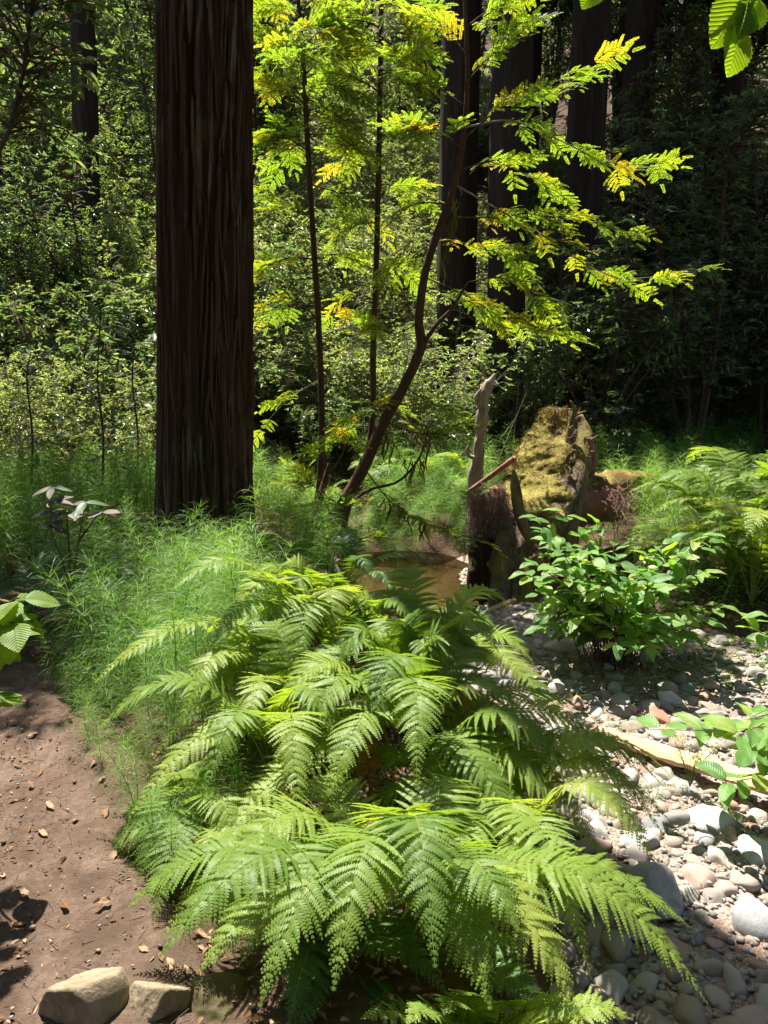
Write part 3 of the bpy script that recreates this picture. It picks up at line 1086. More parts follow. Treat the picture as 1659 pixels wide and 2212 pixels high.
# ------------------------------------------------------------------ young conifers
def spray_mesh(seed):
    rng = np.random.default_rng(seed)
    nd, tw = MB(), MB()
    Lt = .24
    twp = np.array([(0, Lt * s, .015 * math.sin(3 * s) - .04 * s * s) for s in np.linspace(0, 1, 7)])
    fingers = []
    nf = rng.integers(5, 7)
    for k in range(nf):
        for sd in (-1, 1):
            s = .12 + .8 * (k + rng.uniform(-.2, .2) + (.25 if sd > 0 else 0)) / nf
            p = np.array((0, Lt * s, .015 * math.sin(3 * s) - .04 * s * s))
            a = math.radians(rng.uniform(35, 58))
            l = rng.uniform(.08, .15) * (1.1 - .55 * s)
            fingers.append((p, np.array((sd * math.sin(a), math.cos(a), rng.uniform(-.12, .2))), l))
    fingers.append((twp[-1], np.array((0, 1, -.1)), .09))
    P, Dn, LL = [], [], []
    for p, d, l in fingers:
        d = nrm(d)
        m = int(l / .0046)
        s = np.linspace(.03, 1, m)
        pos = p + d * (l * s)[:, None] + np.array((0, 0, -1)) * (.15 * l * s * s)[:, None]
        tw.add(*tube(pos[::max(1, m // 4)], .0013, 3, False))
        sidev = nrm(np.cross(d, (0, 0, 1)))
        for sd in (-1, 1):
            dd = nrm(sidev * sd * .85 + d * .6 + rng.normal(0, .13, (m, 3)) + np.array((0, 0, .08)))
            P.append(pos)
            Dn.append(dd)
            LL.append(.019 * (1 - .45 * s ** 3) * rng.uniform(.8, 1.1, m))
    P, Dn, LL = map(np.concatenate, (P, Dn, LL))
    Up = nrm(np.array((0, 0, 1)) + rng.normal(0, .25, P.shape))
    V, F = kite(P, Dn, Up, LL, .0050, .08)
    nd.add(V, F, np.repeat(rng.random(len(P)), 4))
    tw.add(*tube(twp, np.linspace(.003, .0012, 7), 4, False))
    v0 = nd.n
    for v_, (f_, m_) in zip(tw.v, []):
        pass
    off = nd.n
    nd.v += tw.v
    nd.r += tw.r
    nd.f += [(f + off, 1) for f, _ in tw.f]
    nd.n += tw.n
    return nd.mesh('needle_spray', [NEEDLE, TWIG])


SPRAY = [spray_mesh(600 + k) for k in range(10)]


def add_branch(tree, base, pts, r0, rng, sprays, from_=.3, sc=(.8, 1.25), droop=.25, pale=False, origin=(0, 0, 0)):
    """branch along pts (world), with needle sprays as parts"""
    o = np.asarray(origin)
    P = spline(pts, 16)
    link('branch', MB().add(*tube(P - o, np.linspace(r0, r0 * .25, 16), 5)).mesh('branch', TWIGPALE if pale else SAPB, True), tree)
    T = nrm(np.gradient(P, axis=0))
    sprays = int(sprays * 1.05)
    for k in range(sprays):
        f = from_ + (1 - from_) * (k + rng.random()) / sprays
        i = min(15, int(f * 15.5))
        d = T[i]
        side = nrm(np.cross(d, (0, 0, 1)))
        sd = 1 if k % 2 else -1
        if k == sprays - 1:
            dd = d
        else:
            dd = nrm(d * rng.uniform(.4, 1.0) + side * sd * rng.uniform(.3, 1.0) + np.array((0, 0, rng.uniform(-.35, .3))))
        up = nrm(np.array((rng.normal(0, .35), .40 + rng.normal(0, .4), 1)))
        q = P[i] - o + rng.normal(0, .02, 3)
        link('needle_spray', SPRAY[rng.integers(10)], tree, mtx=frame(dd, up, q, rng.uniform(*sc)))


def hang_moss(tree, pts, rng, n, L, origin):
    mb = MB()
    P = spline(pts, 20)
    for k in range(n):
        p = P[rng.integers(20)] - np.asarray(origin) + rng.normal(0, .01, 3)
        l = L * rng.uniform(.3, 1.0)
        m = 6
        s = np.linspace(0, 1, m)
        w = .010 * np.sin(np.pi * np.clip(s * .9 + .1, 0, 1)) * rng.uniform(.4, 1.2)
        c = p + np.stack([.02 * np.sin(s * 5 + k), .02 * np.cos(s * 4 + k), -l * s], 1)
        a = rng.uniform(0, 6.28)
        sv = np.array((math.cos(a), math.sin(a), 0))
        V = np.concatenate([c - sv * w[:, None], c + sv * w[:, None]])
        i = np.arange(m - 1)
        mb.add(V, np.stack([i, i + 1, i + 1 + m, i + m], 1), rng.random())
    tag(link('hanging_moss', mb.mesh('hanging_moss', HANGMOSS), tree), kind='stuff')


rng = np.random.default_rng(71)


def conifer(label, ctrl, y, r0, r1):
    b = at(*ctrl[0], y)
    t = thing('young_conifer', label, 'tree', tuple(b))
    W_ = np.array([at(X, Y, y + dy) for (X, Y), dy in zip(ctrl, np.linspace(0, .15, len(ctrl)))])
    W_ = np.vstack([W_[0] - (0, 0, .35), W_])
    P = spline(W_, 60)
    link('trunk', MB().add(*tube(P - b, np.linspace(r0, r1, 60), 10, wob=.12, seed=3)).mesh('trunk', SAPB, True), t)
    return t, b


# A: slim stem on the left
yA = 6.75
tA, bA = conifer('slim straight young conifer nearest the big redwood trunk', [(668, 1185), (690, 1050), (695, 900), (688, 700), (676, 500), (664, 300), (655, 130), (640, -60), (630, -260)], yA, .036, .014)
for (X0, Y0, X1, Y1, dy, n) in [(692, 820, 560, 930, .3, 5), (688, 660, 545, 690, .2, 9), (685, 560, 548, 590, -.2, 9), (682, 480, 550, 420, .4, 10), (675, 400, 790, 470, .3, 9), (672, 330, 560, 300, -.3, 11), (668, 290, 780, 330, .1, 11), (665, 230, 570, 190, .2, 12), (662, 190, 770, 210, -.2, 12), (658, 130, 580, 80, .3, 12), (656, 100, 740, 60, 0, 12), (650, 40, 590, 20, .2, 10), (648, 20, 720, 10, .1, 10), (660, 160, 730, 130, .3, 12), (655, 90, 600, 130, -.4, 12), (664, 240, 740, 260, -.3, 11), (650, 60, 700, 90, -.4, 11), (670, 310, 610, 350, .3, 10), (690, 730, 790, 720, -.2, 4), (676, 560, 770, 570, .4, 8), (668, 250, 640, 120, -.5, 8)]:
    p0 = at(X0, Y0, yA + .08)
    p2 = at(X1, Y1, yA + .08 + dy)
    add_branch(tA, p0, [p0, (p0 + p2) / 2 + (0, 0, .06), p2], .008, rng, n, .25, origin=bA, pale=n < 6)
# B: slim stem in the middle
yB = 6.95
tB, bB = conifer('tall slim young conifer standing between the slim stem and the leaning tree', [(745, 1120), (790, 990), (805, 900), (806, 760), (812, 600), (817, 400), (821, 200), (824, 0), (826, -220)], yB, .036, .018)
for (X0, Y0, X1, Y1, dy, n) in [(806, 740, 740, 770, -.3, 4), (808, 650, 720, 680, .2, 5), (812, 560, 880, 590, .3, 7), (814, 480, 730, 520, -.2, 7), (816, 400, 900, 430, .2, 8), (818, 330, 740, 350, .2, 9), (819, 270, 900, 280, -.3, 9), (820, 200, 730, 170, .3, 10), (821, 130, 920, 110, .2, 10), (822, 60, 740, 60, -.1, 10), (823, 20, 930, 20, .2, 10), (824, -30, 760, -40, .2, 8), (820, 160, 880, 190, -.3, 10), (821, 90, 770, 120, .2, 10), (823, 0, 880, 60, -.3, 10), (808, 880, 870, 900, -.3, 7), (804, 920, 720, 950, .1, 8)]:
    p0 = at(X0, Y0, yB + .08)
    p2 = at(X1, Y1, yB + .08 + dy)
    add_branch(tB, p0, [p0, (p0 + p2) / 2 + (0, 0, .05), p2], .008, rng, n, .25, origin=bB, pale=n < 6)
# C: the leaning, forked tree with long sprays to the right
yC = 6.5
ctrlC = [(690, 1195), (730, 1110), (785, 1010), (830, 910), (872, 835), (908, 752), (905, 690), (918, 590), (950, 490), (985, 390), (1003, 280), (1010, 160), (1005, 20), (1000, -120)]
tC, bC = conifer('leaning forked conifer with mossy limbs and bright yellow green sprays', ctrlC, yC, .062, .012)
fk = np.array([at(910, 752, yC + .07), at(940, 705, yC), at(978, 665, yC - .1), at(1010, 610, yC - .15)])
link('limb', MB().add(*tube(spline(fk, 14) - bC, np.linspace(.024, .010, 14), 8, wob=.15)).mesh('limb', SAPB, True), tC)
fk2 = np.array([at(672, 1190, yC + .1) - (0, 0, .2), at(682, 1120, yC + .1), at(705, 1030, yC + .12), at(712, 1000, yC + .12)])
link('limb', MB().add(*tube(spline(fk2, 14) - bC, np.linspace(.045, .018, 14), 8, wob=.2)).mesh('limb', SAPB, True), tC)
fk3 = np.array([at(725, 1115, yC), at(790, 1062, yC - .2), at(860, 1040, yC - .35), at(905, 990, yC - .45), at(925, 930, yC - .4)])
link('limb', MB().add(*tube(spline(fk3, 18) - bC, np.linspace(.016, .006, 18), 6, wob=.15)).mesh('limb', SAPB, True), tC)
CB = [  # branch control pixels, depth offsets, sprays
    ([(1003, 300), (1080, 235), (1180, 195), (1300, 140)], [0, -.1, -.2, -.3], 17),
    ([(1003, 275), (1110, 262), (1240, 318), (1330, 362), (1430, 360)], [0, -.15, -.25, -.35, -.4], 19),
    ([(985, 400), (1080, 455), (1160, 500), (1270, 575), (1360, 603), (1500, 580)], [0, -.1, -.2, -.35, -.4, -.45], 21),
    ([(960, 470), (1080, 470), (1210, 470), (1350, 495)], [0, .1, .15, .1], 18),
    ([(920, 600), (1010, 640), (1110, 700), (1225, 722)], [0, -.15, -.25, -.3], 15),
    ([(1005, 180), (1050, 130), (1090, 90), (1130, 60)], [0, -.1, -.15, -.2], 12),
    ([(1005, 230), (950, 190), (900, 150), (850, 130)], [0, .1, .2, .2], 12),
    ([(1000, 320), (940, 290), (880, 270)], [0, -.2, -.3], 10),
    ([(990, 370), (1060, 350), (1140, 380), (1200, 420)], [0, .2, .3, .3], 14),
    ([(970, 440), (900, 440), (850, 470)], [0, -.1, -.2], 8),
    ([(940, 520), (880, 560), (830, 600)], [0, .2, .3], 8),
    ([(1010, 610), (1080, 600), (1150, 640), (1180, 660)], [-.15, -.2, -.2, -.25], 11),
    ([(978, 665), (1010, 650), (1060, 690)], [-.1, -.2, -.2], 6),
    ([(905, 700), (850, 720), (800, 700)], [0, -.2, -.2], 6),
    ([(872, 835), (930, 870), (970, 890)], [0, -.2, -.3], 9),
    ([(850, 870), (800, 880), (760, 900)], [0, -.25, -.3], 7),
    ([(830, 910), (880, 930), (930, 940), (960, 930)], [0, -.3, -.4, -.45], 10),
    ([(790, 1000), (740, 960), (700, 960)], [0, -.25, -.3], 8),
    ([(785, 1010), (850, 1090), (920, 1130), (1030, 1165)], [0, -.3, -.4, -.5], 9),
    ([(720, 1120), (680, 1050), (640, 1040)], [0, -.2, -.3], 8),
    ([(735, 1110), (720, 1080), (690, 1090)], [0, -.3, -.4], 5),
    ([(705, 1150), (760, 1165), (800, 1160)], [0, -.3, -.4], 5),
    ([(1008, 120), (960, 60), (910, 40)], [0, .1, .2], 10),
    ([(1005, 60), (1060, 20), (1120, 0)], [0, -.1, -.1], 10),
    ([(950, 490), (1010, 530), (1070, 545), (1120, 570)], [0, .2, .25, .3], 12),
]
for px, dd, n in CB:
    pts = [at(X, Y, yC + .09 + (-.75 * d if (d < 0 and max(q[0] for q in px) > 1040) else d)) for (X, Y), d in zip(px, dd)]
    add_branch(tC, None, pts, .009 if len(px) > 4 else .007, rng, n, .22, (.8, 1.25), origin=bC, pale=n > 18)
hang_moss(tC, [at(960, 560, yC), at(975, 470, yC), at(990, 400, yC)], rng, 26, .30, bC)
hang_moss(tC, [at(830, 930, yC), at(900, 1000, yC - .3), at(930, 930, yC - .4)], rng, 40, .30, bC)
hang_moss(tC, [at(850, 1090, yC - .3), at(920, 1130, yC - .4), at(800, 1062, yC - .2)], rng, 24, .22, bC)


# ------------------------------------------------------------------ ferns
def frond_mb(p0, p1, p2, seed, wmax=.15, npin=30, stipe=.2, droop=.28, spacing=.0062, twist=0.0, pl_max=.0112):
    rng = np.random.default_rng(seed)
    mb = MB()
    p0, p1, p2 = (np.asarray(q, float) for q in (p0, p1, p2))
    t = np.linspace(0, 1, 22)[:, None]
    C = (1 - t) ** 2 * p0 + 2 * t * (1 - t) * p1 + t * t * p2
    Ltot = np.linalg.norm(np.diff(C, axis=0), axis=1).sum()
    v, f = tube(C, np.linspace(.0036, .0007, 22), 4, False)
    mb.add(v, f, 0, 1)
    h = p2 - p0
    B = np.cross(h, (0, 0, 1.0))
    if np.linalg.norm(B) < 1e-3:
        B = np.array((1.0, 0, 0))
    B = nrm(B)
    for i in range(npin):
        tau = (i + .3) / npin
        tau = 1 - (1 - tau) ** 1.28
        tt = stipe + (1 - stipe) * tau
        P = (1 - tt) ** 2 * p0 + 2 * tt * (1 - tt) * p1 + tt * tt * p2
        T = nrm(2 * (1 - tt) * (p1 - p0) + 2 * tt * (p2 - p1))
        tw = twist * tt
        B1 = nrm(B - T * np.dot(B, T))
        N = np.cross(B1, T)
        B2 = B1 * math.cos(tw) + N * math.sin(tw)
        N = np.cross(B2, T)
        w = wmax * min(1.0, .42 + 1.9 * tau) * max(.03, 1 - tau ** 1.85)
        for sd in (-1, 1):
            a = math.radians(14 + 24 * tau + rng.normal(0, 4))
            Dv = nrm(sd * B2 * math.cos(a) + T * math.sin(a) + N * (.14 + rng.normal(0, .08)))
            ww = w * rng.uniform(.9, 1.06)
            m = max(3, int(ww / spacing))
            q = (np.arange(m) + .5) / m
            dr = droop * rng.uniform(.5, 1.5)
            pos = P + Dv * (ww * q)[:, None] + T * (.08 * ww * q * q)[:, None] - np.array((0, 0, 1)) * (dr * ww * q * q)[:, None]
            Dq = nrm(np.gradient(pos, axis=0)) if m > 1 else Dv[None, :]
            Nq = nrm(N + rng.normal(0, .16, 3))
            E0 = nrm(np.cross(Nq, Dq))
            pl = max(min(.22 * ww, pl_max), .0045) * (1 - q ** 2.1) * rng.uniform(.92, 1.08, m) + .0014
            pw = ww / m * 1.0
            for e in (-1, 1):
                E = nrm(E0 * e + Dq * .30 + Nq * (rng.normal(-.10, .12) + rng.normal(.0, .10, (m, 1))))
                b0 = pos - Dq * pw * .54
                b1 = pos + Dq * pw * .54
                l_ = pos + E * (pl * .72)[:, None] - Dq * pw * .30
                tp = pos + E * pl[:, None] + Dq * pw * .42
                V = np.stack([b0, l_, tp, b1], 1).reshape(-1, 3)
                F = np.arange(m)[:, None] * 4 + np.array([[0, 1, 2, 3]])
                mb.add(V, F, rng.random() * .8)
    return mb


STALK = leaf_mat('fern_stalk', [(0, (.20, .22, .05)), (1, (.28, .26, .07))], (1.1, 1.1, .5), .2, .5, .3)


def arch(base, az, L, up=.62, out=.78, tipdrop=.25):
    o = np.array((math.cos(az), math.sin(az), 0))
    p1 = base + o * L * (out * .32) + np.array((0, 0, L * up * 1.35))
    p2 = base + o * L * out + np.array((0, 0, L * (up - tipdrop)))
    return base, p1, p2


def fern(label, base, fronds, mat=FERN, group=None, seed=0, cat='fern', **kw):
    base = np.asarray(base, float)
    t = thing('fern', label, cat, tuple(base), group)
    for k, fr in enumerate(fronds):
        p0, p1, p2 = (np.asarray(q, float) - base for q in fr[:3])
        e = dict(kw)
        if len(fr) > 3:
            e.update(fr[3])
        m = e.pop('mat', mat)
        link('frond', frond_mb(p0, p1, p2, seed * 100 + k, **e).mesh('frond', [m, STALK]), t)
    return t


def ctl(p0, p2, lift, f=.45):
    p0, p2 = np.asarray(p0, float), np.asarray(p2, float)
    return p0, p0 + (p2 - p0) * f + np.array((0, 0, lift)), p2


def tips(base, lst, **kw):
    """explicit fronds: (X, Y, depth, lift, extra)"""
    o = []
    for e in lst:
        X, Y, y, lift = e[:4]
        b = np.asarray(base) + np.array((R.normal(0, .035), R.normal(0, .035), 0))
        q = ctl(b, at(X, Y, y), lift, e[4] if len(e) > 4 else .45)
        o.append((*q, dict(kw, **(e[5] if len(e) > 5 else {}))))
    return o


rng = np.random.default_rng(81)
# F1: the big clump nearest the camera
b1 = (.06, 1.98, -.16)
L1 = [(345, 2065, 1.42, .62, .42), (560, 2175, 1.36, .70, .40), (720, 2140, 1.38, .78, .34), (270, 1965, 1.75, .55, .45), (480, 1905, 1.7, .62, .45),
      (940, 2090, 1.42, .80, .30), (880, 1850, 1.9, .62, .35, dict(wmax=.11)), (1120, 2010, 1.5, .55, .4), (1250, 2190, 1.5, .62, .42), (1500, 2012, 1.85, .55, .45),
      (1530, 2170, 1.66, .66, .5), (1330, 1990, 2.1, .5, .45), (1180, 1760, 2.4, .45, .45), (640, 1700, 2.3, .45, .45), (1010, 1700, 2.4, .5, .4), (820, 1990, 1.55, .75, .3), (1060, 2180, 1.45, .6, .35), (430, 2100, 1.5, .5, .45)]
fern('big bright lady fern clump nearest the camera with drooping fronds', b1, tips(b1, L1, wmax=.185, npin=40, droop=.36), FERN, seed=1)
# F2: middle clump
b2 = (.10, 2.75, -.08)
L2 = [(520, 1790, 2.15, .55, .45), (590, 1550, 2.5, .70, .42), (730, 1440, 2.65, .75, .40), (1400, 1690, 2.55, .62, .45), (1470, 1800, 2.5, .60, .45), (1290, 1560, 2.9, .52, .45), (1150, 1580, 2.75, .65, .42),
      (960, 1470, 2.75, .78, .38), (430, 1880, 2.0, .52, .45), (700, 1740, 2.1, .68, .40), (1130, 1860, 2.15, .6, .4), (900, 1700, 2.05, .80, .34), (1320, 1880, 2.2, .55, .45), (1050, 1440, 3.0, .6, .45), (800, 1600, 2.3, .85, .36), (860, 1420, 2.9, .7, .5), (1240, 1690, 2.4, .6, .4), (640, 1640, 2.3, .75, .4)]
fern('wide arching lady fern clump in the middle of the fern bank', b2, tips(b2, L2, wmax=.18, npin=40, droop=.30), FERN, seed=2)
# F3: upper clump, with tall pale fronds reaching left
b3 = (-.22, 3.35, -.02)
L3 = [(205, 1475, 2.55, .62, .5), (365, 1283, 2.75, .72, .5), (455, 1400, 2.7, .66, .45), (605, 1235, 3.4, .5, .55), (690, 1290, 3.2, .62, .45), (545, 1262, 3.3, .6, .5), (800, 1350, 3.2, .58, .45),
      (930, 1400, 3.0, .7, .45), (420, 1560, 2.75, .66, .42), (560, 1420, 2.85, .78, .42), (720, 1380, 2.95, .76, .4), (330, 1640, 2.65, .5, .45), (850, 1345, 3.5, .42, .5), (640, 1460, 2.75, .8, .4), (500, 1330, 3.0, .7, .5), (630, 1340, 3.1, .75, .5), (720, 1275, 3.6, .45, .55)]
fern('tall lady fern clump whose long fronds reach left over the horsetails', b3, tips(b3, L3, wmax=.17, npin=40, droop=.26), FERN, seed=3)
# F4: right rear clump above the stones
b4 = (.32, 3.75, -.12)
L4 = [(1075, 1460, 3.5, .45, .45), (1155, 1440, 3.6, .45, .48), (1000, 1340, 4.0, .38, .5), (900, 1330, 4.0, .40, .5), (1080, 1380, 3.8, .45, .48), (960, 1390, 3.5, .52, .45), (1180, 1540, 3.2, .5, .45), (850, 1380, 3.6, .5, .45), (1240, 1600, 3.1, .5, .45), (780, 1290, 4.1, .4, .5)]
fern('lady fern clump at the streambed edge beside the pool', b4, tips(b4, L4, wmax=.16, npin=36, droop=.28), FERN, seed=4)
# F5, F6: shaded ferns at the foot of the big redwood and by the pool
b5 = (-.72, 4.65, 0)
L5 = [(480, 1182, 4.5, .45, .5), (560, 1165, 4.7, .35, .5), (640, 1230, 4.5, .4, .5), (700, 1190, 4.8, .35, .5), (560, 1260, 4.2, .4, .45), (640, 1290, 4.2, .45, .45), (740, 1260, 4.5, .4, .5)]
fern('shaded fern at the foot of the big redwood', b5, tips(b5, L5, wmax=.13, npin=26), FERN_SHADE, seed=5)
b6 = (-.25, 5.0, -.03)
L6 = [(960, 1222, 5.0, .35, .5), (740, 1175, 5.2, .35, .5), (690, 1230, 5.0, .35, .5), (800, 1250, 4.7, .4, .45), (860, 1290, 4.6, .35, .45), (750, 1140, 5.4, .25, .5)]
fern('dark fern overhanging the pool edge', b6, tips(b6, L6, wmax=.13, npin=26), FERN_SHADE, seed=6)
# F7: small low fern at the trail edge
b7 = (-.62, 2.35, .02)
L7 = [(225, 1870, 2.2, .25, .5), (250, 1780, 2.45, .25, .5), (330, 2000, 1.85, .3, .45), (400, 1830, 2.1, .3, .45), (300, 1900, 2.0, .3, .45), (460, 1740, 2.4, .3, .5), (380, 1720, 2.5, .3, .5), (520, 1830, 2.05, .3, .45)]
fern('low fern spilling onto the trail edge', b7, tips(b7, L7, wmax=.13, npin=26), FERN, seed=7)
b8 = (.22, 1.62, -.25)
L8 = [(1100, 2190, 1.5, .22, .5), (960, 2190, 1.4, .25, .5), (1260, 2195, 1.5, .22, .5), (780, 2200, 1.4, .2, .5), (1010, 2150, 1.45, .2, .5), (1180, 2230, 1.4, .2, .5), (880, 2210, 1.35, .25, .5), (1360, 2200, 1.55, .25, .5)]
fern('small low fern at the bottom edge under the big clump', b8, tips(b8, L8, wmax=.09, npin=22, pl_max=.012), FERN, seed=8)
b9 = (-.35, 2.55, 0)
fern('dense lady fern between the low trail fern and the middle clump', b9, [arch(np.array(b9) + R.normal(0, .04, 3) * (1, 1, 0), 2 * math.pi * k / 13 + R.normal(0, .15), R.uniform(.65, .95), R.uniform(.5, .75), R.uniform(.5, .8), R.uniform(.2, .4)) for k in range(13)], FERN, seed=9, wmax=.14, npin=34)
b10 = (-.45, 3.0, 0)
fern('dense lady fern under the long left reaching fronds', b10, [arch(np.array(b10) + R.normal(0, .04, 3) * (1, 1, 0), 2 * math.pi * k / 12 + R.normal(0, .15), R.uniform(.6, .9), R.uniform(.5, .75), R.uniform(.5, .8), R.uniform(.2, .4)) for k in range(12)], FERN, seed=10, wmax=.14, npin=34)
b11 = (.42, 2.45, -.25)
fern('shaded lady fern on the bank edge right of the middle clump', b11, [arch(np.array(b11) + R.normal(0, .04, 3) * (1, 1, 0), 2 * math.pi * k / 14 + R.normal(0, .15), R.uniform(.75, 1.0), R.uniform(.5, .75), R.uniform(.55, .85), R.uniform(.25, .45)) for k in range(14)], FERN, seed=11, wmax=.15, npin=34)
b12 = (.15, 3.2, -.05)
fern('dense lady fern filling the heart of the fern bank', b12, [arch(np.array(b12) + R.normal(0, .04, 3) * (1, 1, 0), 2 * math.pi * k / 14 + R.normal(0, .15), R.uniform(.7, .95), R.uniform(.6, .82), R.uniform(.4, .7), R.uniform(.15, .3)) for k in range(14)], FERN, seed=12, wmax=.15, npin=34)
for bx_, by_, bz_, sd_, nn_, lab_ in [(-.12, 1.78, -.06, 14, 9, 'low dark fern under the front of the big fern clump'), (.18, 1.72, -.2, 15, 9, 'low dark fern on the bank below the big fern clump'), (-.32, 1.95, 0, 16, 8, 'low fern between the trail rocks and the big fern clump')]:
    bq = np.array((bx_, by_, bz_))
    fern(lab_, bq, [arch(bq + R.normal(0, .03, 3) * (1, 1, 0), 2 * math.pi * k / nn_ + R.normal(0, .2), R.uniform(.34, .52), R.uniform(.4, .7), R.uniform(.6, .85), R.uniform(.2, .4)) for k in range(nn_)], FERN if sd_ == 16 else FERN_SHADE, seed=sd_, wmax=.095, npin=22, pl_max=.011, spacing=.0062)
# dry brown fronds hanging in the clump
dry = thing('dead_fern_frond', 'brown dead fern fronds hanging inside the low fern by the trail', 'fern', (-.3, 2.5, 0))
for k, (X, Y, y) in enumerate([(520, 1800, 2.3), (470, 1860, 2.2), (640, 1420, 3.0), (680, 1380, 3.1), (560, 1760, 2.2), (620, 1850, 2.0), (900, 1950, 1.75), (1010, 2080, 1.6), (780, 1560, 2.5)]):
    q = ctl((-.28 + .03 * k, 2.5 + .3 * (k in (2, 3)) - .25 * (k > 4), 0), at(X, Y, y), .3)
    base = np.array((-.3, 2.5, 0))
    link('frond', frond_mb(*[np.asarray(a) - base for a in q], 880 + k, wmax=.07, npin=22, droop=.8).mesh('frond', [FERN_DRY, FERN_DRY]), dry)

# fern kit for the farther ferns: shared fronds
FK = []
for k in range(8):
    b, p1, p2 = arch(np.zeros(3), 0, 1.0, up=.50 + .06 * (k % 4), out=.55 + .08 * (k % 3), tipdrop=.12 + .06 * (k % 3))
    FK.append((b, p1, p2, k))
FKM = {m.name: [frond_mb(b, p1, p2, 700 + k, wmax=.19, npin=26, spacing=.0115, pl_max=.02).mesh('frond', [m, STALK]) for b, p1, p2, k in FK] for m in (FERN, FERN_SHADE)}


def kit_fern(label, x, y, L, n, mat, group, rng, face=None, z=None):
    t = thing('fern', label, 'fern', (x, y, (hz(x, y) if z is None else z)), group)
    a0 = rng.uniform(0, 6.28)
    for k in range(n):
        a = a0 + 6.283 * k / n + rng.normal(0, .2)
        o = link('frond', FKM[mat.name][rng.integers(8)], t)
        o.scale = (L * rng.uniform(.75, 1.1),) * 3
        o.rotation_euler = (rng.normal(0, .12), rng.normal(0, .15), a)
    return t


for x, y, L in [(2.75, 5.85, 1.0), (3.3, 6.2, 1.05), (2.45, 6.2, .85), (3.05, 5.5, 1.05), (3.7, 6.7, 1.05), (2.85, 6.6, 1.35), (3.35, 5.9, 1.35), (3.15, 6.5, 1.5), (2.75, 5.5, 1.1)]:
    kit_fern('pale sunlit fern in the bank at the right edge', x, y, L, 12, FERN, 'ferns on the right bank', rng)
for x, y, L in [(.95, 9.0, .9), (.45, 9.4, .9), (-.15, 9.2, .8), (.0, 8.8, .6)]:
    kit_fern('sunlit fern across the pool among the horsetails', x, y, L, 10, FERN, 'ferns across the pool', rng)
for x, y, L in [(-1.0, 8.0, .9), (-.75, 8.7, .8), (-1.3, 9.2, .9)]:
    kit_fern('bright fern just behind the big redwood', x, y, L, 10, FERN, 'ferns behind the big redwood', rng)
for x, y, L in [(-2.0, 3.95, .75), (-2.25, 3.35, .6), (-1.65, 4.3, .7), (-2.6, 4.4, .7)]:
    kit_fern('dark shaded fern beside the head of the trail', x, y, L, 9, FERN_SHADE, 'shaded ferns by the head of the trail', rng)
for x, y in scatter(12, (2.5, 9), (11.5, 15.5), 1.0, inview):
    kit_fern('dim sword fern in the deep shade of the right bank', x, y, rng.uniform(.7, 1.1), 9, FERN_SHADE, 'dim ferns in the right shade', rng)


# ------------------------------------------------------------------ horsetails
def horsetail_mb(seed, H=.75, nw=12, per=23, bl=.27, w=.0010, segs=5):
    rng = np.random.default_rng(seed)
    mb = MB()
    lean = rng.normal(0, .10, 2)
    bend = rng.normal(0, .12, 2)
    zz = np.linspace(0, H, 10)
    f = zz / H
    C = np.stack([lean[0] * zz + bend[0] * f ** 2.5, lean[1] * zz + bend[1] * f ** 2.5, zz - .05 * f ** 3], 1)
    mb.add(*tube(C, np.linspace(.0042, .0012, 10), 5, False), rnd=.3)
    for k in range(nw):
        f = .22 + .77 * k / (nw - 1)
        c = np.array([np.interp(f * H, zz, C[:, i]) for i in range(3)])
        l = bl * (1.0 - .55 * max(0, f - .55) / .45) * (.6 + .4 * min(1, f / .4))
        n = per if f < .9 else per // 2
        a = rng.uniform(0, 6.28) + np.arange(n) * 6.283 / n + rng.normal(0, .1, n)
        o = np.stack([np.cos(a), np.sin(a), 0 * a], 1)
        ll = l * rng.uniform(.75, 1.15, n)
        up = (.45 + .55 * f) + rng.normal(0, .14, n)
        dr = .80 * (1.15 - .3 * f) + rng.normal(0, .16, n)
        S = np.linspace(0, 1, segs + 1)
        cen = c + o[:, None, :] * (ll[:, None] * (S[None, :] * (1 - .12 * S[None, :])))[..., None]
        cen[..., 2] += ll[:, None] * (up[:, None] * S - dr[:, None] * S ** 2)
        sv = np.stack([-np.sin(a), np.cos(a), rng.normal(0, .5, n)], 1)
        sv = nrm(sv)
        wd = w * np.linspace(1, .45, segs + 1)
        A = cen - sv[:, None, :] * wd[None, :, None]
        Bq = cen + sv[:, None, :] * wd[None, :, None]
        V = np.stack([A, Bq], 2).reshape(-1, 3)
        i = np.arange(n)[:, None] * (segs + 1) * 2 + np.arange(segs)[None, :] * 2
        F = np.stack([i, i + 1, i + 3, i + 2], -1).reshape(-1, 4)
        mb.add(V, F, rng.random() * .6)
    return mb


HTM = [horsetail_mb(1500 + k).mesh('horsetail', HORSE) for k in range(9)]
HTL = [horsetail_mb(1600 + k, w=.0018, per=13, nw=10, segs=3, bl=.24) for k in range(5)]


def horsetails(label, group, n, region, minD, sc, rng, cond=None, tilt=.1):
    for x, y in scatter(n, region[0], region[1], minD, cond):
        o = link('horsetail', HTM[rng.integers(9)], loc=(x, y, hz(x, y) - .01))
        s = rng.uniform(*sc) * (1 - .5 * math.exp(-((x - TX0 - .05) / .55) ** 2 - ((y - 5.0) / .8) ** 2))
        o.scale = (s, s, s * rng.uniform(.85, 1.1))
        o.rotation_euler = (rng.normal(0, tilt), rng.normal(0, tilt), rng.uniform(0, 6.28))
        tag(o, label, 'horsetail', group)


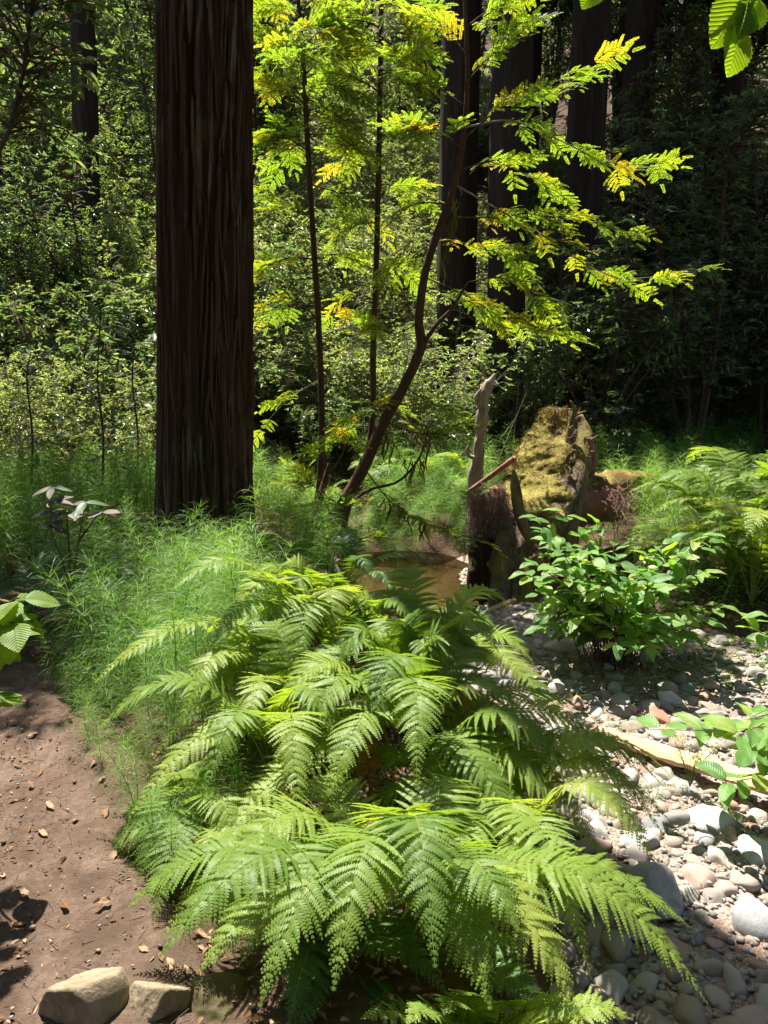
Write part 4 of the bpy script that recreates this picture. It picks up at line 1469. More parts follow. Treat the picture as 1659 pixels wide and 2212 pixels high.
notrunk = lambda x, y: (x - TX0) ** 2 + (y - TY0) ** 2 > .45 ** 2 and trail_d(np.array([x]), np.array([y]))[0] > .55
horsetails('feathery green horsetail in the clump between trail and ferns', 'horsetails between trail and ferns', 58, ((-1.5, -.40), (3.25, 5.4)), .10, (.80, 1.15), rng, lambda x, y: notrunk(x, y) and x < -.45 - .1 * (y - 3) + .25, .14)
horsetails('horsetail growing at the shaded flat left of the big redwood', 'horsetails on the shaded left flat', 70, ((-4.6, -1.75), (4.6, 7.6)), .20, (.8, 1.15), rng, lambda x, y: notrunk(x, y) and abs(x) < .56 * y + .3)
horsetails('bright horsetail just behind the big redwood on the stream side', 'horsetails behind the big redwood', 26, ((-1.35, -.55), (6.7, 8.6)), .14, (.7, 1.0), rng, notrunk)
horsetails('sunlit horsetail across the pool behind the leaning tree', 'horsetails across the pool', 60, ((-.1, 1.35), (8.25, 10.2)), .13, (.75, 1.1), rng)
horsetails('low horsetail at the far water edge of the pool', 'horsetails at the far water edge', 26, ((-.9, 1.15), (7.95, 8.6)), .10, (.5, .8), rng)
horsetails('sunlit horsetail on the right bank beside the fallen log', 'horsetails on the right bank', 86, ((1.95, 4.2), (5.4, 8.2)), .14, (.85, 1.2), rng, lambda x, y: x > right_x(y) - .05 and x < .56 * y + .4 and not (x < 2.2 and y < 7.4))


def thicket(name, label, n, region, sc, cond=None):
    mb = MB()
    for x, y in scatter(n, region[0], region[1], .12, cond):
        src = HTL[rng.integers(5)]
        s = rng.uniform(*sc)
        a = rng.uniform(0, 6.28)
        v = np.concatenate(src.v) * s
        v = np.stack([v[:, 0] * math.cos(a) - v[:, 1] * math.sin(a), v[:, 0] * math.sin(a) + v[:, 1] * math.cos(a), v[:, 2]], 1) + (x, y, hz(x, y) - .01)
        mb.add(v, [f for f, _ in src.f], np.concatenate(src.r))
    tag(link(name, mb.mesh(name, HORSE)), label, 'horsetails', kind='stuff')


thicket('horsetail_thicket', 'dim mass of horsetails in the shade behind the stump', 170, ((1.6, 8.5), (8.6, 13.5)), (.8, 1.2), inview)
thicket('horsetail_thicket', 'soft mass of horsetails filling the shaded left flat', 130, ((-5.2, -1.7), (5.0, 8.2)), (.7, 1.0), notrunk)
HTL = [horsetail_mb(1650 + k, w=.0010, per=18, nw=11, segs=4, bl=.26) for k in range(5)]
thicket('horsetail_thicket', 'hair fine mass of horsetails between the trail edge and the ferns', 70, ((-1.65, -.5), (2.75, 4.9)), (.55, .95), notrunk)
thicket('horsetail_thicket', 'thin low horsetails sprouting along the shaded edge of the trail', 60, ((-1.7, -.45), (2.0, 3.6)), (.3, .55), lambda x, y: trail_d(np.array([x]), np.array([y]))[0] > .42)


# ------------------------------------------------------------------ broad leaves as single objects
def big_leaf(seed, L, W, rows=10, cols=2, fold=.22, droop=.25, serr=0.0, tipf=.75, wave=.02):
    rng = np.random.default_rng(seed)
    ys = np.linspace(0, 1, rows + 1)
    V = []
    hw = W * .5 * np.sin(np.pi * np.clip(ys, 0, 1) ** tipf) ** .75
    hw[-1] = 0
    hw[0] = .004 * W
    if serr:
        hw = hw * (1 + serr * np.where(np.arange(rows + 1) % 2, 1, -1))
        hw[-1] = 0
    for j, y in enumerate(ys):
        for i in range(-cols, cols + 1):
            u = i / cols
            z = fold * abs(u) * hw[j] * (1.2 - .5 * abs(u)) - droop * L * y * y + wave * W * math.sin(9 * y + 3 * u + seed) * abs(u)
            V.append((u * hw[j], y * L - .12 * abs(u) * hw[j] * 0, z))
    c = 2 * cols + 1
    i = np.arange(rows)[:, None] * c + np.arange(c - 1)[None, :]
    F = np.stack([i, i + 1, i + c + 1, i + c], -1).reshape(-1, 4)
    return MB().add(np.array(V), F, rng.random())


DOGMB = [big_leaf(1700 + k, .125, .062 + .004 * (k % 3), 10, 2, .15 + .1 * (k % 4), .06 + .09 * (k % 4), 0, .8, .05) for k in range(7)]
DOGM = [q.mesh('leaf', DOG, True) for q in DOGMB]
HAZM = [big_leaf(1720 + k, .082, .066, 20, 3, .18, .12 + .07 * (k % 3), .055, .78).mesh('leaf', HAZEL, True) for k in range(6)]
TNM = [big_leaf(1740 + k, .11, .042, 9, 2, .2, .15, 0, .85).mesh('leaf', TANBIG, True) for k in range(4)]
PKM = [big_leaf(1750 + k, .105, .042, 9, 2, .2, .12, 0, .85).mesh('leaf', PINKLEAF, True) for k in range(4)]
DRYM = [big_leaf(1760 + k, .085, .036, 8, 2, .7, .15 * (k % 3), 0, .85, .22).mesh('fallen_leaf', DRYLEAF, True) for k in range(6)]


def stem_leaves(t, o, P, T, f, meshes, rng, sc, side_ang=1.0, pair=True, dz=-.15):
    i = min(len(P) - 1, int(f * (len(P) - 1)))
    d = T[i]
    side = nrm(np.cross(d, (0, 0, 1)) + rng.normal(0, .25, 3))
    for sd in ((-1, 1) if pair else (rng.choice([-1, 1]),)):
        dd = nrm(d * .55 + side * sd * side_ang + np.array((0, 0, dz + rng.normal(0, .18))))
        up = nrm(np.array((rng.normal(0, .25), rng.normal(0, .25) - .15, 1)))
        link('leaf', meshes[rng.integers(len(meshes))], t, mtx=frame(dd, up, P[i] - o + dd * .012, rng.uniform(*sc)))


# the leafy bush in front of the stump
rng = np.random.default_rng(91)
bb = np.array((1.50, 4.72, hz(1.50, 4.72)))
bush = thing('leafy_bush', 'sunlit broad leaved bush standing in front of the mossy stump', 'bush', tuple(bb))
LV = []
for k in range(78):
    X, Y = rng.uniform(1130, 1550), rng.uniform(1120, 1400)
    cen = ((X - 1335) / 225) ** 2 + ((Y - 1250) / 160) ** 2
    if cen > 1.0:
        X, Y = 1335 + (X - 1335) / math.sqrt(cen), 1250 + (Y - 1250) / math.sqrt(cen)
    tip = at(X, Y, 4.62 + rng.uniform(-.42, .42))
    if k < 7:
        tip = at([1160, 1215, 1290, 1450, 1560, 1400, 1430][k], [1118, 1105, 1130, 1165, 1310, 1400, 1330][k], [4.6, 4.7, 4.7, 4.7, 4.5, 4.2, 4.2][k])
    b = bb + np.array((rng.normal(0, .09), rng.normal(0, .07), 0))
    mid = b + (tip - b) * .5 + np.array((0, 0, .14))
    P = spline([b - (0, 0, .05), mid, tip], 14)
    T = nrm(np.gradient(P, axis=0))
    link('stem', MB().add(*tube(P - bb, np.linspace(.0045, .0015, 14), 5)).mesh('stem', TWIG, True), bush)
    for f in (.42, .58, .72, .84, .94):
        i_ = int(f * 13)
        side = nrm(np.cross(T[i_], (0, 0, 1)) + rng.normal(0, .25, 3))
        for sd in (-1, 1):
            if rng.random() < .12:
                continue
            dd = nrm(T[i_] * (.5, .5, .2) + side * sd * .9 + np.array((0, 0, -.06 + rng.normal(0, .15))))
            LV.append((P[i_] - bb + dd * .012, dd, nrm(np.array((rng.normal(0, .22), rng.normal(0, .22) - .1, 1))), rng.uniform(.7, 1.08)))
    LV.append((P[-1] - bb, nrm(T[-1] * (1, 1, .4) + (0, 0, -.15)), (0, -.1, 1), rng.uniform(.8, 1.1)))
LV.sort(key=lambda q: q[0][1])
for p_, d_, u_, s_ in LV[:295]:
    link('leaf', DOGM[rng.integers(7)], bush, mtx=frame(d_, u_, p_, s_))
mb = MB()
for p_, d_, u_, s_ in LV[295:]:
    src = DOGMB[rng.integers(7)]
    m4 = np.array(frame(d_, u_, p_, s_))
    v = np.concatenate(src.v)
    mb.add(v @ m4[:3, :3].T + m4[:3, 3], [f for f, _ in src.f], rng.random())
DOGPLAIN = leaf_mat('dogwood_leaf_inner', [(0, (.07, .165, .04)), (.4, (.105, .225, .05)), (.8, (.165, .285, .06)), (1, (.22, .30, .065))], (2.2, 2.1, .5), .45, .44, .4, 1.0, .3)
tag(link('inner_leaves', mb.mesh('inner_leaves', DOGPLAIN, True), bush), kind='stuff')

# low leafy shoots at the right edge, lying over the plank
lb = np.array((2.05, 3.05, -.34))
shoot = thing('leafy_shoots', 'low large leaved shoots over the driftwood plank at the right edge', 'plant', tuple(lb))
for X0, Y0, y0, X1, Y1, y1, n in [(1690, 1600, 2.95, 1395, 1575, 2.95, 7), (1690, 1570, 3.05, 1500, 1565, 3.1, 5), (1700, 1690, 2.8, 1560, 1690, 2.75, 4), (1700, 1560, 2.8, 1590, 1590, 2.7, 4), (1700, 1620, 2.9, 1610, 1620, 2.9, 4)]:
    p0, p1 = at(X0, Y0, y0), at(X1, Y1, y1)
    P = spline([lb, (lb + p0) / 2 + (0, 0, .1), p0 + (0, 0, .06), (p0 + p1) / 2 + (0, 0, .02), p1], 20)
    T = nrm(np.gradient(P, axis=0))
    link('stem', MB().add(*tube(P - lb, np.linspace(.004, .0015, 20), 5)).mesh('stem', TWIG, True), shoot)
    for f in np.linspace(.62, .97, n):
        stem_leaves(shoot, lb, P, T, f, DOGM, rng, (.85, 1.2), .8, n < 6, -.05)
rb = np.array((2.35, 4.25, hz(2.35, 4.25)))
shoot2 = thing('leafy_shoot', 'green leafy sprig poking in at the right edge above the gravel', 'plant', tuple(rb))
for X1, Y1 in [(1632, 1362), (1650, 1320)]:
    p1 = at(X1, Y1, 4.0)
    P = spline([rb, (rb + p1) / 2 + (.05, 0, .12), p1], 14)
    T = nrm(np.gradient(P, axis=0))
    link('stem', MB().add(*tube(P - rb, np.linspace(.005, .002, 14), 5)).mesh('stem', TWIG, True), shoot2)
    for f in (.7, .85, .97):
        stem_leaves(shoot2, rb, P, T, f, DOGM, rng, (.8, 1.1))

# hazel at the left edge: reaches into the frame, shades the trail with round leaf shadows
hb = np.array((-1.85, 2.55, hz(-1.85, 2.55)))
hz1 = thing('hazel_shrub', 'hazel with serrated bright green leaves reaching in at the left edge', 'shrub', tuple(hb))
HS = [[(-1.8, 2.4, .6), (-1.35, 2.05, 1.15), at(-20, 1285, 1.75), at(42, 1292, 1.7)], [(-1.75, 2.4, .7), (-1.3, 2.0, 1.1), at(-35, 1330, 1.7), at(30, 1345, 1.65)],
      [(-1.8, 2.45, .5), (-1.35, 2.1, .95), at(-40, 1365, 1.75), at(-12, 1390, 1.7)], [(-1.8, 2.5, .35), at(-60, 1520, 2.2), at(-15, 1500, 2.15)],
      [(-1.75, 2.5, .8), (-1.5, 2.35, 1.6), (-1.42, 2.3, 1.95)], [(-1.8, 2.6, .8), (-1.65, 2.6, 1.5), (-1.38, 2.05, 1.8)], [(-1.85, 2.5, .8), (-1.7, 2.2, 1.4), (-1.35, 1.9, 1.55)],
      [(-1.85, 2.6, 1.0), (-1.8, 2.5, 1.8), (-1.55, 2.4, 2.2)], [(-1.9, 2.6, 1.0), (-1.95, 2.9, 1.7), (-1.7, 2.7, 2.3)], [(-1.8, 2.5, .9), (-1.6, 2.5, 1.45), (-1.36, 2.42, 1.75)], [(-1.8, 2.6, .9), (-1.7, 2.7, 1.5), (-1.42, 2.62, 1.7)], [(-1.8, 2.4, .7), (-1.55, 2.3, 1.1), (-1.28, 2.2, 1.25)], [(-1.85, 2.5, .9), (-1.6, 2.3, 1.7), (-1.3, 2.2, 1.95)]]
for k, c in enumerate(HS):
    P = spline([hb] + [np.asarray(q, float) for q in c], 22)
    T = nrm(np.gradient(P, axis=0))
    link('stem', MB().add(*tube(P - hb, np.linspace(.010, .002, 22), 5)).mesh('stem', TWIG, True), hz1)
    for f in ((.80, .88, .95, 1.0) if k < 4 else (.55, .65, .72, .79, .86, .92, 1.0)):
        stem_leaves(hz1, hb, P, T, f, HAZM, rng, (.75, 1.15), .9, True, -.3)
# hazel twig hanging in at the top right corner
hb2 = np.array((1.5, 1.15, hz(1.5, 1.15)))
hz2 = thing('hazel_shrub', 'hazel twig with lit serrated leaves hanging in at the top right corner', 'shrub', tuple(hb2))
tw_end = at(1640, -20, 1.12)
P = spline([hb2, (1.5, 1.2, 1.0), (1.3, 1.2, 2.1), (.85, 1.15, 2.28), tw_end], 26)
T = nrm(np.gradient(P, axis=0))
link('stem', MB().add(*tube(P - hb2, np.linspace(.012, .0018, 26), 6)).mesh('stem', TWIG, True), hz2)
for X0, Y0, X1, Y1, s, upv in [(1610, -6, 1545, 95, .92, (.15, -1, .35)), (1600, 60, 1582, 160, .88, (.5, -1, .2)), (1612, -5, 1602, 95, .86, (1, -.25, .25)), (1640, 0, 1600, 70, .7, (.3, -1, .5)), (1290, -40, 1262, 12, .6, (.6, -.4, 1))]:
    a, b = at(X0, Y0, 1.12), at(X1, Y1, 1.10)
    link('leaf', HAZM[0], hz2, mtx=frame(b - a, upv, a - hb2, np.linalg.norm(b - a) / .082))
P2 = spline([tw_end, at(1450, -70, 1.15), at(1285, -45, 1.12)], 10)
link('stem', MB().add(*tube(P2 - hb2, .0016, 4)).mesh('stem', TWIG, True), hz2)
for f in (.55, .65, .75, .82):
    stem_leaves(hz2, hb2, P, T, f, HAZM, rng, (.8, 1.1), .9, True, -.3)

# young tanoak with pale pinkish new leaves in front of the left flat
yb = at(155, 1400, 3.65)
yb[2] = hz(yb[0], yb[1])
yt = thing('tanoak_seedling', 'slender tanoak seedling with pale pinkish top leaves left of the big redwood', 'plant', tuple(yb))
for ctrl_, pts_ in [([(160, 1385), (152, 1300), (135, 1210), (112, 1150), (112, 1050)], [(112, 1052, 5), (118, 1082, 4), (112, 1105, 3), (125, 1120, 3), (118, 1140, 2)]),
                    ([(152, 1300), (160, 1230), (170, 1170), (180, 1110), (185, 1085)], [(185, 1085, 3), (178, 1110, 2)]),
                    ([(152, 1300), (150, 1200), (145, 1120), (150, 1100)], [(150, 1105, 3)]),
                    ([(160, 1385), (165, 1350), (155, 1390)], [(152, 1395, 3)]),
                    ([(170, 1170), (205, 1120), (222, 1105)], [(222, 1106, 3)])]:
    P = spline([yb] + [at(X, Y, 3.65) for X, Y in ctrl_], 20) if ctrl_[0] == (160, 1385) else spline([at(X, Y, 3.65) for X, Y in ctrl_], 20)
    link('stem', MB().add(*tube(P - yb, np.linspace(.006, .002, 20), 5)).mesh('stem', TWIG, True), yt)
    for X, Y, n in pts_:
        c0 = at(X, Y, 3.65)
        a0 = rng.uniform(0, 6.28)
        for j in range(n):
            a = a0 + 6.283 * j / n + rng.normal(0, .3)
            link('leaf', (PKM if rng.random() < .85 else TNM)[rng.integers(4)], yt, mtx=frame((math.cos(a), math.sin(a), -.15 + rng.normal(0, .15)), (rng.normal(0, .2), -.35, 1), c0 - yb, rng.uniform(.75, 1.1)))
for f in np.linspace(.15, .75, 7):
    P = spline([yb, at(160, 1385, 3.65), at(150, 1290, 3.65), at(135, 1210, 3.65), at(112, 1130, 3.65)], 20)
    T = nrm(np.gradient(P, axis=0))
    stem_leaves(yt, yb, P, T, f, TNM, rng, (.7, 1.0), 1.0, False)
# two more tanoak saplings standing taller behind
for X, y, top, lab in [(215, 6.9, 640, 'thin tanoak sapling with sparse leaves left of the big redwood'), (62, 7.3, 760, 'thin tanoak sapling near the left edge among the horsetails'), (290, 7.4, 700, 'thin leafy sapling close against the left of the big redwood')]:
    b = at(X, 1110, y)
    b[2] = hz(b[0], b[1])
    t = thing('tanoak_sapling', lab, 'sapling', tuple(b))
    P = spline([b - (0, 0, .05), at(X + 8, 950, y), at(X - 4, 820, y), at(X + 5, top, y)], 24)
    T = nrm(np.gradient(P, axis=0))
    link('stem', MB().add(*tube(P - b, np.linspace(.014, .004, 24), 6)).mesh('stem', TWIG, True), t)
    for f in np.linspace(.25, .98, 22):
        i = int(f * 23)
        d = nrm(np.array((rng.normal(), rng.normal(), rng.uniform(-.1, .5))))
        q = P[i] + d * rng.uniform(.15, .38)
        link('twig', MB().add(*tube(np.array([P[i], (P[i] + q) / 2 + (0, 0, .02), q]) - b, np.array([.004, .003, .0015]), 4, False)).mesh('twig', TWIG), t)
        for j in range(5):
            a = rng.uniform(0, 6.28)
            link('leaf', TNM[rng.integers(4)], t, mtx=frame(nrm(d + np.array((math.cos(a), math.sin(a), rng.normal(0, .3)))), (rng.normal(0, .3), -.2, 1), q - b - d * .04 * j, rng.uniform(.7, 1.1)))

# ------------------------------------------------------------------ the stump, its log, snags and driftwood
yS = 6.25
sb = at(1110, 1315, yS)
sb[2] = hz(sb[0], sb[1])
stump = thing('mossy_stump', 'tall broken stump covered in yellow green moss at the pool edge', 'stump', tuple(sb))


def loft(rows, segs, depth, seed, amp, sq=2.6):
    """rows: (X, Y, half width px, y offset, depth half)"""
    rr = np.array(rows, float)
    m = len(rows) * 14
    ti = np.linspace(0, len(rows) - 1, m)
    Ic = [np.interp(ti, np.arange(len(rows)), rr[:, k]) for k in range(5)]
    V = []
    a = np.linspace(0, 2 * math.pi, segs, endpoint=False)
    for X, Y, w, dy, dh in zip(*Ic):
        c = at(X, Y, yS + dy)
        wm = w / 1661.0 * yS
        ex = np.sign(np.cos(a)) * np.abs(np.cos(a)) ** (2 / sq)
        ey = np.sign(np.sin(a)) * np.abs(np.sin(a)) ** (2 / sq)
        V.append(np.stack([c[0] + wm * ex, c[1] + dh * ey - .28 * wm * ex, np.full(segs, c[2])], 1))
    V = np.concatenate(V)
    cen = np.repeat(np.array([at(X, Y, yS + dy) for X, Y, dy in zip(Ic[0], Ic[1], Ic[3])]), segs, 0)
    o = nrm((V - cen) * (1, 1, 0))
    q = V * (9, 9, 1.6)
    V = V + o * (amp * (1 - np.abs(fbm(q, seed, 4)) * 2.4))[:, None] + o * (amp * .9 * fbm(V * 8, seed + 9, 4) + .10 * fbm(V * 3.1, seed + 3, 3))[:, None]
    i = np.arange(m - 1)[:, None] * segs
    j = np.arange(segs)[None, :]
    j2 = (j + 1) % segs
    F = np.stack([i + j, i + j2, i + segs + j2, i + segs + j], -1).reshape(-1, 4)
    return V, [F, (np.arange(segs) + (m - 1) * segs)[None, :]], m


body_rows = [(1122, 1345, 46, -.28, .13), (1116, 1290, 42, -.20, .13), (1120, 1230, 44, -.08, .15), (1138, 1160, 60, .08, .19), (1163, 1100, 70, .28, .20), (1177, 1040, 70, .50, .17), (1190, 985, 62, .70, .14), (1203, 935, 46, .86, .11), (1212, 900, 36, .96, .09), (1216, 882, 22, 1.0, .06)]
BV, BF, bm_ = loft(body_rows, 96, 0, 5, .042)
link('stump_body', MB().add(BV - sb, BF).mesh('stump_body', STUMPW, True), stump)
# moss coat on the left, front and top of the body
rngm = np.random.default_rng(17)
BVr = BV.reshape(bm_, 96, 3)
cenr = BVr.mean(1, keepdims=True)
outw = nrm((BVr - cenr) * (1, 1, 0))
ang = outw[..., 0] * -.75 + outw[..., 1] * -.55
px = BVr[..., 2]
hmask = smooth(at(0, 1165, yS)[2], at(0, 1105, yS)[2], px) * (1 - smooth(at(0, 905, yS)[2], at(0, 890, yS)[2], px))
mk = smooth(-.05, .25, ang + .75 * fbm(BVr.reshape(-1, 3) * 5, 4, 4).reshape(bm_, 96)) * hmask
lump = (.012 + .026 * np.clip(.5 + fbm(BVr.reshape(-1, 3) * 34, 8, 4), 0, 1) + .035 * np.clip(.3 + fbm(BVr.reshape(-1, 3) * 9, 18, 3), 0, 1)).reshape(bm_, 96)
MV = BVr + outw * (-.03 * (1 - mk) + lump * mk)[..., None]
i = np.arange(bm_ - 1)[:, None] * 96
j = np.arange(96)[None, :]
j2 = (j + 1) % 96
F = np.stack([i + j, i + j2, i + 96 + j2, i + 96 + j], -1).reshape(-1, 4)
F = F[(mk.ravel() > .03)[F].any(1)]
moss = link('moss', MB().add(MV.reshape(-1, 3) - sb, F, .4).mesh('moss', MOSSM, True), stump)
sel = np.flatnonzero(mk.ravel() > .5)
pk = rngm.choice(sel, 26000)
pos = MV.reshape(-1, 3)[pk] + rngm.normal(0, .012, (len(pk), 3))
dd = nrm(outw.reshape(-1, 3)[pk] + rngm.normal(0, .9, (len(pk), 3)))
V, F = kite(pos - sb, dd, nrm(rngm.normal(0, 1, (len(pk), 3))), rngm.uniform(.005, .013, len(pk)), .006)
tag(link('moss_tufts', MB().add(V, F, np.repeat(rngm.random(len(pk)), 4)).mesh('moss_tufts', MOSSM), moss), kind='stuff')


def rough(P, r, seg, seed, amp, st=(1, 1, .18), fr=22.0, n=None):
    n = n or len(P)
    V, F = tube(P, r, seg, True)
    cen = np.repeat(P, seg, 0)
    o = nrm(V - cen)
    rr_ = np.repeat(np.broadcast_to(r, (len(P),)), seg)
    q = V * np.array(st) * fr
    d = amp * (.9 - 2 * np.abs(fbm(q, seed, 4))) + amp * 1.1 * fbm(V * 9, seed + 5, 4)
    k = np.repeat(np.minimum(1, np.linspace(0, 1, len(P)) * 0 + 1), seg)
    return V + o * (d * np.minimum(1, rr_ / .04) * k)[:, None], F


def limb(name, pix, ys, r, parent, mat, o, seg=8, wob=.25, seed=1):
    m = 40
    P = spline([at(X, Y, y) for (X, Y), y in zip(pix, ys)], m)
    rad_ = np.interp(np.linspace(0, 1, m), np.linspace(0, 1, len(r)), r)
    V, F = rough(P, rad_, max(16, seg * 2), seed, wob * .42 * max(r))
    return link(name, MB().add(V - o, F).mesh(name, mat, True), parent)


y1 = yS + .58
limb('antler_stub', [(1228, 985), (1232, 940), (1236, 905), (1240, 885), (1232, 866)], [y1 + .05] * 5, [.045, .036, .026, .018, .007], stump, STUMPW, sb)
limb('antler_stub', [(1240, 900), (1252, 893), (1266, 888)], [y1 + .03] * 3, [.014, .011, .005], stump, STUMPW, sb)
limb('antler_stub', [(1222, 1000), (1232, 980), (1244, 972)], [yS + .40, yS + .34, yS + .34], [.022, .016, .006], stump, STUMPW, sb)
limb('front_root', [(1110, 1015), (1113, 1050), (1120, 1100), (1132, 1140), (1148, 1165)], [yS - .16] * 5, [.010, .040, .048, .044, .05], stump, STUMPW, sb, 10, .3)
limb('left_root', [(1096, 1100), (1092, 1160), (1085, 1230), (1078, 1300), (1076, 1345)], [yS + .12, yS - .02, yS - .16, yS - .30, yS - .38], [.03, .06, .08, .08, .08], stump, STUMPW, sb, 12, .45, 5)
limb('right_shoulder', [(1250, 900), (1262, 940), (1255, 1000), (1240, 1060), (1225, 1140), (1215, 1240)], [yS + .82, yS + .72, yS + .55, yS + .38, yS + .22, yS + .1], [.04, .065, .085, .09, .10, .11], stump, STUMPW, sb, 14, .22, 6)
limb('red_slab', [(1272, 945), (1278, 985), (1270, 1030), (1255, 1060)], [yS + .62] * 4, [.03, .05, .05, .02], stump, REDWOOD, sb, 9, .5, 7)
# dark block in place of shaded hollow; root mat overhanging the pool
limb('dark_hollow', [(1062, 1110), (1060, 1170), (1058, 1230), (1058, 1290)], [yS + .28] * 4, [.10, .15, .15, .14], stump, BARKFAR, sb, 14, .7, 9)
limb('root_mat', [(1018, 1085), (1040, 1090), (1068, 1082), (1092, 1078)], [yS + .12, yS + .1, yS + .08, yS + .06], [.04, .08, .10, .085], stump, REDWOOD, sb, 14, .9, 10)
# splinters on the broken top and hanging root fibres
mb = MB()
for k in range(110):
    X, Y = rngm.uniform(1188, 1250), rngm.uniform(893, 925)
    p0 = at(X, Y, yS + rngm.uniform(.8, .98))
    l = rngm.uniform(.03, .10)
    d = nrm(np.array((rngm.normal(0, .25), rngm.normal(0, .3), 1)))
    mb.add(*tube(np.array([p0 - (0, 0, .04), p0 + d * l * .6, p0 + d * l]) - sb, [.008, .006, .001], 4, False))
for k in range(50):
    p0 = at(rngm.uniform(1255, 1282), rngm.uniform(945, 1040), yS + rngm.uniform(.52, .66))
    d = nrm(np.array((rngm.uniform(.0, .6), rngm.normal(0, .3), rngm.normal(0, .8))))
    mb.add(*tube(np.array([p0 - d * .02, p0 + d * .05]) - sb, [.008, .003], 4, False))
tag(link('splinters', mb.mesh('splinters', REDWOOD), stump), kind='stuff')


def fibres(mb, n, Xr, Yr, yr, L, o, rng, r=.0022, down=.5):
    for k in range(n):
        p0 = at(rng.uniform(*Xr), rng.uniform(*Yr), rng.uniform(*yr))
        d = nrm(rng.normal(0, 1, 3) + np.array((0, -.3, -down)))
        l = L * rng.uniform(.3, 1.1)
        p1 = p0 + d * l * .5 + rng.normal(0, .015, 3)
        p2 = p0 + d * l + rng.normal(0, .025, 3) - (0, 0, l * .25)
        mb.add(*tube(spline([p0, p1, p2], 6) - o, np.linspace(r, r * .4, 6), 3, False))


mb = MB()
fibres(mb, 900, (1008, 1100), (1056, 1150), (yS - .06, yS + .2), .12, sb, rngm)
fibres(mb, 60, (1195, 1255), (915, 985), (yS + .4, yS + .6), .09, sb, rngm)
tag(link('root_fibres', mb.mesh('root_fibres', ROOTF), stump), kind='stuff')
mb = MB()
for k in range(26):   # small drooping fern tufts growing on the root mat
    p0 = at(rngm.uniform(1000, 1090), rngm.uniform(1055, 1075), yS + rngm.uniform(0, .15))
    q = p0 + np.array((rngm.normal(-.06, .08), rngm.normal(-.05, .06), rngm.uniform(-.08, .06)))
    fm = frond_mb(p0 - sb, (p0 + q) / 2 + (0, 0, .06) - sb, q - sb, 1900 + k, wmax=.03, npin=11, pl_max=.007, spacing=.006)
    mb.add(np.concatenate(fm.v), [f for f, _ in fm.f], np.concatenate(fm.r))
tag(link('little_ferns', mb.mesh('little_ferns', FERN), stump), kind='stuff')

# fallen log behind the stump
lp = [at(1215, 1080, 6.75), at(1270, 1078, 6.95), at(1330, 1072, 7.15), at(1390, 1070, 7.4)]
log = thing('fallen_log', 'rotting fallen log with mossy top lying behind the stump', 'log', tuple(lp[0]))
LP = spline(lp, 40)
V, F = rough(LP, np.linspace(.20, .15, 40), 26, 41, .06, (.25, .6, 1), 16.0)
V = V - lp[0]
link('log_body', MB().add(V, F).mesh('log_body', REDWOOD, True), log)
vv = V.reshape(40, 26, 3)
cc = vv.mean(1, keepdims=True)
oo = nrm(vv - cc)
mk = smooth(.35, .8, oo[..., 2] + .25 * fbm(vv.reshape(-1, 3) * 7, 3, 3).reshape(40, 26))
mv = vv + oo * (-.03 * (1 - mk) + (.006 + .05 * np.clip(.4 + fbm(vv.reshape(-1, 3) * 18, 5, 3).reshape(40, 26), 0, 1)) * mk)[..., None]
i = np.arange(39)[:, None] * 26
j = np.arange(26)[None, :]
j2 = (j + 1) % 26
F = np.stack([i + j, i + j2, i + 26 + j2, i + 26 + j], -1).reshape(-1, 4)
F = F[(mk.ravel() > .05)[F].any(1)]
link('moss', MB().add(mv.reshape(-1, 3), F, .2).mesh('moss', LOGMOSS, True), log)
mb = MB()
fibres(mb, 900, (1235, 1365), (1052, 1125), (6.65, 7.05), .16, np.asarray(lp[0]), rngm)
tag(link('root_fibres', mb.mesh('root_fibres', ROOTF), log), kind='stuff')

# grey snag
ysn = 7.55
nb = at(1028, 1075, ysn)
nb[2] = hz(nb[0], nb[1])
snag = thing('dead_snag', 'bare grey broken snag standing left of the mossy stump', 'snag', tuple(nb))
P = spline([nb - (0, 0, .1), at(1027, 1045, ysn), at(1033, 985, ysn), at(1037, 930, ysn + .02), at(1045, 880, ysn), at(1042, 860, ysn), at(1058, 830, ysn), at(1069, 806, ysn)], 46)
V, F = rough(P, np.interp(np.linspace(0, 1, 46), [0, .5, .75, .8, .95, 1], [.046, .040, .036, .037, .016, .002]), 24, 3, .034)
link('snag_trunk', MB().add(V - nb, F).mesh('snag_trunk', SNAGW, True), snag)
limb('snag_fork', [(1040, 880), (1030, 862), (1032, 850), (1046, 834)], [ysn - .03] * 4, [.034, .028, .016, .003], snag, SNAGW, nb)
limb('snag_stub', [(1030, 990), (1014, 985), (1009, 972), (1011, 962)], [ysn - .02] * 4, [.022, .018, .014, .006], snag, SNAGW, nb)
# leaning red pole
pb = at(1012, 1062, 7.1)
pole = tag(link('leaning_pole', MB().add(*tube(spline([pb - pb, at(1060, 1028, 7.0) - pb, at(1112, 990, 6.75) - pb], 14), np.linspace(.022, .026, 14), 8, True, .2, 4)).mesh('leaning_pole', REDWOOD, True), loc=tuple(pb)), 'reddish dead pole leaning onto the left side of the mossy stump', 'pole')
# small gravel spit by the stump
mb = MB()
rr = np.random.default_rng(33)
SV = [stone_v(1, 500 + k, 7, 12, .05) for k in range(10)]
cs = at(1030, 1232, 7.1)
n = 420
a = rr.uniform(0, 6.28, n)
q = rr.random(n) ** .5
xs, ys = .95 + .22 * q * np.cos(a), 7.15 + .42 * q * np.sin(a)
batch_stones(mb, xs, ys, WZ - .03 + .09 * (1 - q ** 2), rr.uniform(.012, .03, n), rr)
tag(link('gravel_spit', mb.mesh('gravel_spit', STONE, True)), 'little spit of pale pebbles in the pool beside the stump', 'gravel', kind='stuff')
